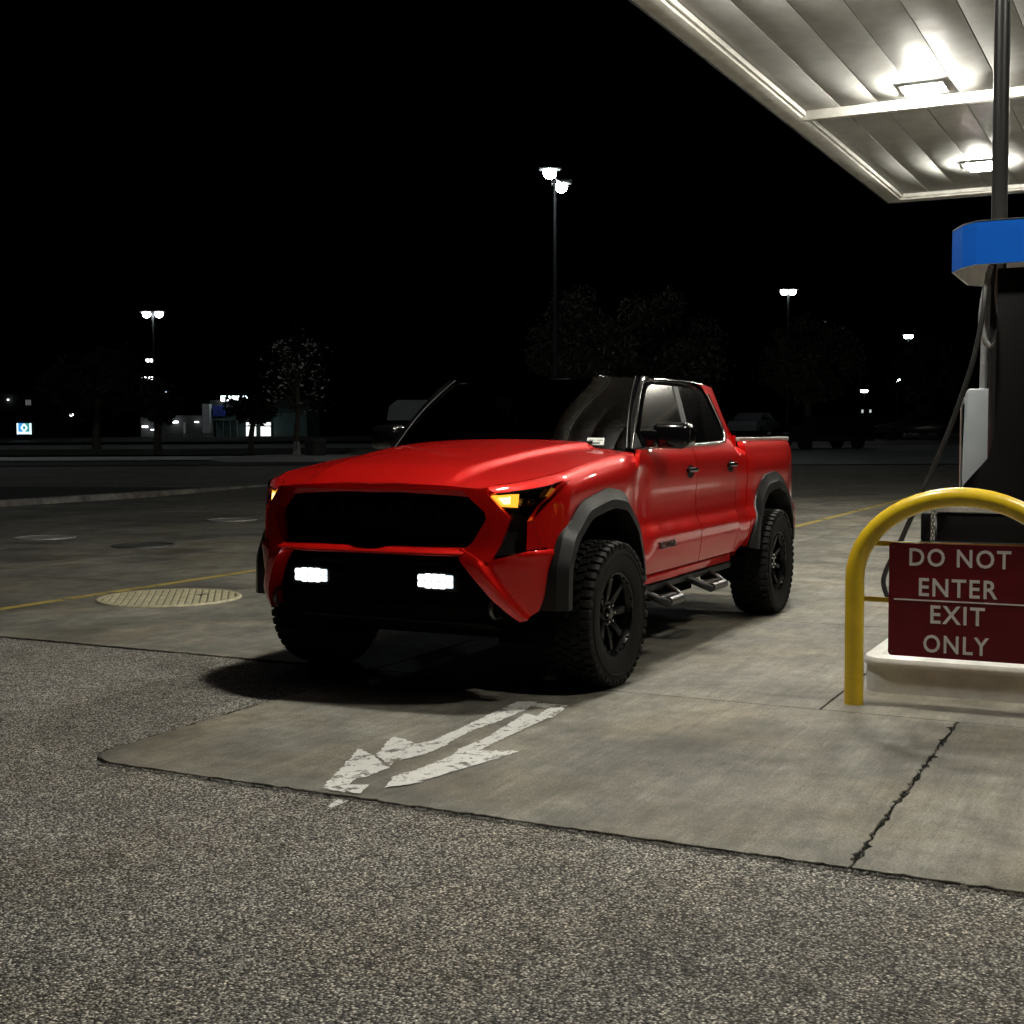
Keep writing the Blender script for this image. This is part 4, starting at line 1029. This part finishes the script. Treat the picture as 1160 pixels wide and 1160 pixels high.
for k in range(9):
    z = .93-.022*k; a = 0 if k % 2 else math.pi/2
    tube(bm, [(.24+.009*math.cos(2*math.pi*q/8)*math.cos(a), 2.50+.009*math.cos(2*math.pi*q/8)*math.sin(a), z+.015*math.sin(2*math.pi*q/8)) for q in range(8)], .003, 5, closed=True)
pp(bmobj('chain', bm, M['steel'], None, True, 60))
bm = bmesh.new(); bx(bm, .06, .22, 2.52, 2.62, .985, 1.01, .01, 2); bx(bm, .10, .16, 2.60, 2.66, .985, 1.02, .008, 2); pp(bmobj('squeegee_tray', bm, M['pump_top'], None, True))
# ------------------------------------------------------------------ far side of the lot
M['lamp_pole'] = mat('lamp_pole', (.014, .015, .016), .6)
M['lot_lamp'] = emis('lot_lamp', (.88, .97, 1.), 40.)
M['near_lot_lamp'] = emis('near_lot_lamp', (.88, .97, 1.), 100.)
M['far_lamp'] = emis('far_lamp', (.92, .98, 1.), 5.)
M['bark'] = mat('bark', (.07, .06, .045), .9, vary=.3, vscale=6, bump=.6, bscale=20)
M['pale_bark'] = mat('pale_trunk', (.55, .54, .5), .8, vary=.3, vscale=6, bump=.4, bscale=20)  # paler tone for the trunk base
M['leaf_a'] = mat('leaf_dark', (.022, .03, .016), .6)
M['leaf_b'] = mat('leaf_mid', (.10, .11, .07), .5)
M['leaf_glint'] = mat('lamplit_leaf', (.80, .80, .72), .35)  # pale leaves carry the lamp glints in their base colour
def lamp_post(u, v, D, heads, label, m, scale=1., pole_r=.065, dv=(0, 0)):
    top = at(u, v, D); z0 = bgz(D); e = empty('lot_lamp_post', (top.x, top.y, z0)); tag(e, label, 'lamp post', 'parking lot lamp posts')
    h = top.z-z0
    tubeobj('pole', [(0, 0, 0), (0, 0, h*.5), (0, 0, h+.05)], [pole_r*1.2, pole_r, pole_r*.8], M['lamp_pole'], e, 10)
    for i, du in enumerate(heads):
        d = RIGHT0*(du*D/1495) + FWD0*(dv[i]*.25)
        tubeobj('arm', [(0, 0, h), (d.x, d.y, h+.06)], .04*scale+.01, M['lamp_pole'], e, 6)
        ang = math.atan2(RIGHT0.y, RIGHT0.x)
        bm = bmesh.new(); bx(bm, -.36*scale, .36*scale, -.2*scale, .2*scale, .0, .13*scale, .03*scale, 1, Matrix.Translation((d.x, d.y, h+.02)) @ Matrix.Rotation(ang, 4, 'Z'))
        hd = bmobj('lamp_head', bm, M['lamp_pole'], e)
        bm = bmesh.new(); bmesh.ops.create_icosphere(bm, subdivisions=3, radius=1, matrix=Matrix.Translation((d.x, d.y, h-.07*scale)) @ Matrix.Diagonal((.21*scale, .21*scale, .20*scale, 1)))
        bmobj('lens', bm, m, hd)  # round lens shape stands in for the glow around the lamp
lamp_post(628.5, 203, 46, (-7, 8.5), 'tall lot lamp post with two bright heads above the pickup', M['near_lot_lamp'], 1.05, dv=(-6, 4))
lamp_post(-90, 190, 50, (-7, 7), 'lot lamp post just outside the left edge of the picture', M['near_lot_lamp'], 1.05)
lamp_post(173, 354, 82, (-7, 7), 'twin headed lamp post left of the lit tree', M['lot_lamp'], 1.2)
lamp_post(893, 329, 68, (-4.5, 4.5), 'twin headed lamp post above the right hand trees', M['lot_lamp'], .9)
lamp_post(1029, 380, 115, (-2.5, 2.5), 'lamp post nearest the dispenser in the dark lot', M['lot_lamp'], 1.0)
lamp_post(1017, 430, 190, (-2.5, 2.5), 'small lamp post below and left of the one nearest the dispenser', M['lot_lamp'], 1.4)
lamp_post(979, 442, 240, (-2, 2), 'smallest lamp post right of the pickup', M['lot_lamp'], 1.5)
lamp_post(170, 407, 150, (-2.5, 2), 'distant lamp post in line under the left twin lamp', M['far_lamp'], 1.2)
lamp_post(167, 427, 200, (-4, 4), 'lowest of the three lamp posts in line on the left', M['far_lamp'], 1.6)
lamp_post(81, 469, 130, (0,), 'short single lamp right of the small lit blue sign', M['far_lamp'], .9)

# trees
def tree(name, u, v_top, v_bot, D, wpx, leaf_mats, n, label, seed, trunk_m=None, trunk_px=6, leaf=.16, open_=.0, pale_base=False):
    r = random.Random(seed); c = at(u, (v_top+v_bot)/2, D); z0 = bgz(D); e = empty(name, (c.x, c.y, z0)); tag(e, label, 'tree', 'trees around the lot')
    rx = wpx*D/1495/2; top = at(u, v_top, D).z-z0; bot = at(u, v_bot, D).z-z0; cz = (top+bot)/2; rz = (top-bot)/2
    tr = trunk_px*D/1495/2; bm = bmesh.new()
    tube(bm, [(0, 0, -.1), (tr*.3, 0, bot*.5), (tr*.1, .1, bot), (-.1, 0, cz)], [tr*1.25, tr, tr*.8, tr*.4], 9)
    limbs = []
    for k in range(9):
        a = r.uniform(0, 6.28); b = Vector((math.cos(a)*rx*r.uniform(.4, .8), math.sin(a)*rx*r.uniform(.4, .8), cz+rz*r.uniform(-.5, .7)))
        s0 = Vector((0, 0, r.uniform(bot*.8, cz))); mid = s0.lerp(b, .5)+Vector((0, 0, .1*rz)); tube(bm, [s0, mid, b], [tr*.45, tr*.3, tr*.1], 6); limbs.append(b)
    bmobj('trunk', bm, trunk_m or M['bark'], e, True, 60)
    if pale_base:
        bm = bmesh.new(); tube(bm, [(0, 0, -.1), (tr*.1, 0, bot*.18), (tr*.22, 0, bot*.36)], [tr*1.55, tr*1.15, tr*1.05], 10); bmobj('trunk_base', bm, M['pale_bark'], e, True, 60)
    cl = []
    for k in range(60):
        while True:
            p = Vector((r.uniform(-1, 1), r.uniform(-1, 1), r.uniform(-1, 1)))
            if .25 < p.length < 1: break
        cl.append((Vector((p.x*rx, p.y*rx, cz+p.z*rz)), r.uniform(.16, .34)*min(rx, rz*1.3)))
    for mi, lm in enumerate(leaf_mats):
        V, F = [], []
        for k in range(n//len(leaf_mats)):
            q, s = r.choice(cl); d = Vector((r.gauss(0, 1), r.gauss(0, 1), r.gauss(0, 1))).normalized()*s*(r.random()**.45)*(1.3 if r.random() < .15 else 1)
            p = q+d; a = Vector((r.gauss(0, 1), r.gauss(0, 1), r.gauss(0, .7))).normalized(); b = a.orthogonal().normalized(); L = leaf*r.uniform(.6, 1.3)
            i = len(V); V += [p-a*L, p+b*L*.5, p+a*L, p-b*L*.5]; F.append((i, i+1, i+2, i+3))
        meshobj('crown', V, F, lm, e)
    return e
tree('sparse_tree', 335, 372, 468, 52, 92, [M['leaf_a'], M['leaf_a'], M['leaf_a'], M['leaf_glint']], 1000, 'sparse tree with lit leaves and pale trunk base', 3, None, 7, .085, pale_base=True)
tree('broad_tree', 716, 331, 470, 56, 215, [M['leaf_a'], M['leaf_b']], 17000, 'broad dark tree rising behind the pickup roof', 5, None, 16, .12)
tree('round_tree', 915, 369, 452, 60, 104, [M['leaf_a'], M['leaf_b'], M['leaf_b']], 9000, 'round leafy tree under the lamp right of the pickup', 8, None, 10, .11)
tree('dark_tree', 1047, 378, 465, 85, 70, [M['leaf_a'], M['leaf_b']], 2500, 'dim tree between the dispenser and the far lamp posts', 9, None, 8, .25)
tree('dark_tree', 108, 398, 476, 62, 120, [M['leaf_a']], 2200, 'dark tree left of the three lamp posts in line', 11, None, 9, .2)
tree('dark_tree', 178, 432, 482, 55, 46, [M['leaf_a']], 1400, 'low dark tree directly under the left twin lamp', 12, None, 9, .14)
tree('dark_tree', 284, 448, 480, 54, 60, [M['leaf_a']], 1500, 'dark tree in front of the lit shop doors', 13, None, 7, .14)
M['bin'] = mat('bin_dark', (.035, .035, .033), .6)
p = ground_at(357, 50); e = empty('litter_bin', p); tag(e, 'squat dark litter bin beside the pale tree trunk', 'litter bin')
bm = bmesh.new(); lathe(bm, [(.36, 0), (.40, .1), (.40, .62), (.43, .64), (.43, .72), (.38, .74)], 18, 'z'); bmobj('body', bm, M['bin'], e, True, 40)
bm = bmesh.new(); lathe(bm, [(.43, .70), (.42, .78), (.25, .84), (.0001, .85)], 18, 'z'); bmobj('lid', bm, M['bin'], e, True, 40)
M['mound'] = mat('pale_mulch', (.34, .33, .30), .9, vary=.3, vscale=6)
p = ground_at(338, 51); bm = bmesh.new(); lathe(bm, [(3.6, -.05), (3.2, .06), (1.5, .14), (.0001, .16)], 30, 'z'); bm.transform(Matrix.Translation(p)); o = bmobj('planting_bed', bm, M['mound'], None, True, 60); tag(o, kind='structure')

# shop on the left
ANG = math.atan2(RIGHT0.y, RIGHT0.x)
M['wall_dim'] = mat('shop_wall', (.12, .20, .19), .8, vary=.2, vscale=2)
M['wall_dark'] = mat('shop_wall_dark', (.03, .03, .03), .8, vary=.2, vscale=2)
M['pylon'] = mat('shop_pylon', (.52, .53, .54), .7, vary=.12, vscale=3)
M['awning_blue'] = mat('shop_blue', (.02, .05, .32), .5)
M['sign_glow'] = emis('shop_sign_glow', (.85, 1., 1.), 5.)
M['door_glow'] = emis('shop_door_glow', (.95, 1., .98), 1.6)
M['door_frame'] = mat('door_frame', (.08, .08, .08), .4, .6)
M['cool_glow'] = emis('cool_sign_glow', (.75, .97, 1.), 3.)
DS = 88.
class Facade:                      # thing-local frame: x to the right along the view's right, y away, z up
    def __init__(s, name, u, D, label, cat, group=None):
        s.D = D; s.u = u; p = ground_at(u, D); s.e = empty(name, p, ANG); tag(s.e, label, cat, group); s.z0 = p.z
    def xz(s, u, v):
        q = at(u, v, s.D)-Vector(s.e.location); return q.dot(RIGHT0), q.z
    def bx(s, name, u0, v0, u1, v1, y0, y1, m, parent=None, base=False, bev=0):
        a = s.xz(u0, v0); b = s.xz(u1, v1); z0 = 0. if base else b[1]
        return box(name, a[0], b[0], y0, y1, z0, a[1], m, parent or s.e, bev)
f = Facade('shop_building', 250, DS, 'low shop with lit doors, blue panel and lettering on the roofline', 'shop')
f.bx('wall', 233, 460, 340, 500, 3.0, 9.0, M['wall_dim'], base=True)
f.bx('roof', 228, 452, 345, 460, 2.4, 9.6, M['wall_dark'])
f.bx('pylon', 222.5, 457, 231.5, 500, 1.6, 2.8, M['pylon'], base=True)
f.bx('blue_panel', 232.5, 459, 246, 471, 2.2, 2.9, M['awning_blue'])
f.bx('side_wing', 140, 470, 222, 500, 4.0, 9.0, M['wall_dark'], base=True)
for a, b in ((269.5, 281), (286.5, 298)):
    d = f.bx('entrance_door', a-.8, 477, b+.8, 496.5, 2.8, 2.95, M['door_frame'], base=True)
    f.bx('transom', a, 478.2, b, 481.6, 2.7, 2.79, M['door_glow'], d); f.bx('pane', a, 483, (a+b)/2-.3, 494, 2.7, 2.79, M['door_glow'], d); f.bx('pane', (a+b)/2+.3, 483, b, 494, 2.7, 2.79, M['door_glow'], d)
f.bx('awning', 235, 473.5, 267, 476, 1.6, 2.95, M['wall_dim'])
for a in (238, 246, 254, 262): f.bx('awning_post', a, 476, a+.8, 496, 1.7, 1.8, M['wall_dim'], base=True)
r_ = random.Random(4)
u = 242.5
for w, h in ((3.2, 6), (3.2, 6), (3., 6), (0, 0), (1.4, 3), (2., 4), (2.2, 5), (1.2, 4), (1.6, 4.6), (0, 0), (2.2, 4), (1.6, 3)):
    if w:
        a = f.bx('sign_letter', u, 447.5, u+.7, 447.5+h, 2.0, 2.3, M['sign_glow'])
        f.bx('sign_letter', u+.7, 447.5+(0 if r_.random() < .5 else h*.4), u+w, 447.5+(h if r_.random() < .4 else h*.55), 2.0, 2.3, M['sign_glow'])
    u += (w or 2.2)+.35
for u_, v_, s_ in ((147, 483, 2.4), (156, 486.6, 1.2), (182.5, 477.5, 2.6), (208, 477.5, 1.5)):
    l_ = f.bx('wall_lamp', u_-s_, v_-s_*.45, u_+s_, v_+s_*.45, 3.4, 3.9, M['far_lamp'])
for u_ in (163, 193): f.bx('pilaster', u_-.8, 478, u_+.8, 497, 3.6, 3.95, M['pylon'], base=True)
f2 = Facade('wedge_sign', 187, 120, 'small bright wedge shaped sign right of the lowest lamp post', 'sign')
p_ = [f2.xz(*q) for q in ((180.5, 443.5), (192, 444), (192.5, 448.5), (187.5, 448.2))]
prismobj('sign_face', p_, -.1, .1, lambda a, b, h: (a, h, b), M['cool_glow'], f2.e)
q0 = f2.xz(190, 448); tubeobj('sign_post', [(q0[0], .1, 0), (q0[0], .1, q0[1])], .12, M['lamp_pole'], f2.e, 8)
f3 = Facade('price_sign', 27.5, 75, 'small lit blue sign with a white diamond at the far left', 'sign')
M['sb'] = emis('sign_blue_glow', (.05, .32, .75), 1.1); M['sw'] = emis('sign_white_glow', (.75, .95, 1.), 1.9); M['sg'] = emis('sign_teal_glow', (.08, .42, .45), .8)
bx_ = f3.bx('cabinet', 18.7, 478.8, 36.5, 492.6, .02, .4, M['wall_dark'])
f3.bx('panel', 19.3, 479.5, 27, 492, -.02, .015, M['sb'], bx_); f3.bx('panel', 27, 479.5, 35.8, 492, -.02, .015, M['sg'], bx_)
f3.bx('border', 19.3, 479.5, 20.9, 492, -.05, -.025, M['sw'], bx_); f3.bx('border', 33.8, 479.5, 35.8, 492, -.05, -.025, M['sw'], bx_); f3.bx('border', 21, 489.3, 33.6, 491.6, -.05, -.025, M['sw'], bx_)
c0 = f3.xz(27.6, 484.5); dd = .15
for (ax, az), (bx2, bz2) in (((0, .21), (.16, 0)), ((.16, 0), (0, -.21)), ((0, -.21), (-.16, 0)), ((-.16, 0), (0, .21))):
    tubeobj('diamond', [(c0[0]+ax, -.05, c0[1]+az), (c0[0]+bx2, -.05, c0[1]+bz2)], .035, M['sw'], bx_, 6)
q0 = f3.xz(23, 492.6); q1 = f3.xz(33, 492.6)
for q in (q0, q1): tubeobj('sign_post', [(q[0], .2, 0), (q[0], .2, q[1]+.05)], .09, M['lamp_pole'], f3.e, 8)
# fence in front of the shop
fe = Facade('lot_fence', 210, 80, 'low pale post fence in front of the shop', 'fence')
M['fence'] = mat('fence_pale', (.38, .38, .37), .7)
a = fe.xz(178, 492.5); b = fe.xz(240, 492.5)
box('rail', a[0], b[0], -.03, .03, a[1]-.04, a[1]+.02, M['fence'], fe.e); box('rail', a[0], b[0], -.03, .03, a[1]-.30, a[1]-.24, M['fence'], fe.e)
for k in range(20):
    x = a[0]+(b[0]-a[0])*k/19; box('fence_post', x-.05, x+.05, -.05, .05, 0, a[1]+.10, M['fence'], fe.e)
# far building behind the left trees and the pale awning behind the windscreen
f4 = Facade('dim_house', 25, 140, 'barely visible house with one dim window at the far left', 'house')
f4.bx('wall', 0, 446, 60, 497, 0, 6, M['wall_dark'], base=True); f4.bx('roof', -4, 440, 64, 446, -.5, 6.5, M['wall_dark'])
M['dim_win'] = emis('dim_window', (.9, .95, .9), .10)
w_ = f4.bx('window', 29, 452.5, 36, 459.5, -.12, -.02, M['door_frame'])
for a_, b_ in ((29.4, 31.3), (31.7, 33.4), (33.8, 35.6)): f4.bx('pane', a_, 453, b_, 459, -.16, -.13, M['dim_win'], w_)
f4.bx('porch_lamp', 9.3, 452.2, 10.6, 453.6, -.3, -.1, M['far_lamp'])
f5 = Facade('pale_kiosk', 468, 64, 'dim pale kiosk roof half hidden behind the windscreen edge', 'kiosk')
pts_ = [f5.xz(*q) for q in ((438, 476), (441, 460), (450, 453), (492, 453), (500, 460), (502, 476))]
M['kiosk'] = mat('kiosk_roof', (.30, .32, .33), .7, vary=.1, vscale=2)
prismobj('roof', pts_, 0, 4, lambda a, b, h: (a, h, b), M['kiosk'], f5.e)
f5.bx('wall', 444, 476, 498, 500, .3, 3.6, M['wall_dark'], base=True)

# parked cars, far and dark
M['car_dark'] = mat('far_car_paint', (.015, .016, .018), .25, coat=.8); M['car_grey'] = mat('far_car_grey', (.20, .21, .22), .3, coat=.6)
def car(u, D, rz, m, label):
    p = ground_at(u, D); e = empty('parked_car', p, rz); tag(e, label, 'car', 'cars parked across the lot')
    prof = [(-2.2, .35), (-2.25, .75), (-2.1, .95), (-1.5, 1.02), (-.9, 1.42), (.35, 1.45), (1.15, .98), (2.0, .85), (2.2, .65), (2.2, .35)]
    bm = bmesh.new(); prism(bm, prof, -.88, .88, lambda a, b, h: (a, h*(1-.16*max(0, b-.95)/.5), b)); bmesh.ops.recalc_face_normals(bm, faces=bm.faces)
    bmesh.ops.bevel(bm, geom=list(bm.edges), offset=.06, segments=2, affect='EDGES', profile=.5); bmobj('body', bm, m, e, True, 40)
    for sy in (-1, 1):
        bm = bmesh.new(); prism(bm, [(-1.25, 1.03), (-.82, 1.36), (.28, 1.38), (.9, 1.03)], .0, .01, lambda a, b, h: (a, sy*(.885-.15*max(0, b-.95)/.5+h-.01), b)); bmesh.ops.recalc_face_normals(bm, faces=bm.faces); bmobj('side_window', bm, M['black_gloss'], e)
        for x in (-1.35, 1.35):
            bm = bmesh.new(); lathe(bm, [(.0001, -.1), (.2, -.1), (.31, -.09), (.32, 0), (.31, .1), (.2, .11), (.0001, .1)], 20); bm.transform(Matrix.Translation((x, sy*.80, .32))); bmobj('wheel', bm, M['rubber'], e, True, 40)
        bm = bmesh.new(); bx(bm, 2.12, 2.2, sy*.65-.16, sy*.65+.16, .66, .78, .02, 1); bmobj('headlight', bm, M['chrome'], e)
car(930, 58, ANG+R(200), M['car_dark'], 'dark car parked just right of the pickup bed')
car(984, 74, ANG+R(20), M['car_dark'], 'dark car parked mid lot beneath the pair of small lights')
car(1040, 72, ANG+R(160), M['car_dark'], 'dark car parked behind the dispenser hose')
car(855, 78, ANG+R(60), M['car_grey'], 'grey car seen above the pickup bed cover')
for i, u_ in enumerate((977, 986)):
    ff = Facade('bollard_light', u_, 130, 'left one of the two small upright lights across the lot' if i == 0 else 'right one of the two small upright lights across the lot', 'bollard light', 'small upright lights across the lot')
    ff.bx('light_tube', u_-.9, 464, u_+.9, 472, -.1, .1, M['dim_tube'] if 'dim_tube' in M else M.setdefault('dim_tube', emis('dim_tube', (.9, 1., .95), .5)), bev=.02)
    ff.bx('post', u_-.7, 472.2, u_+.7, 497, -.08, .08, M['lamp_pole'], base=True)
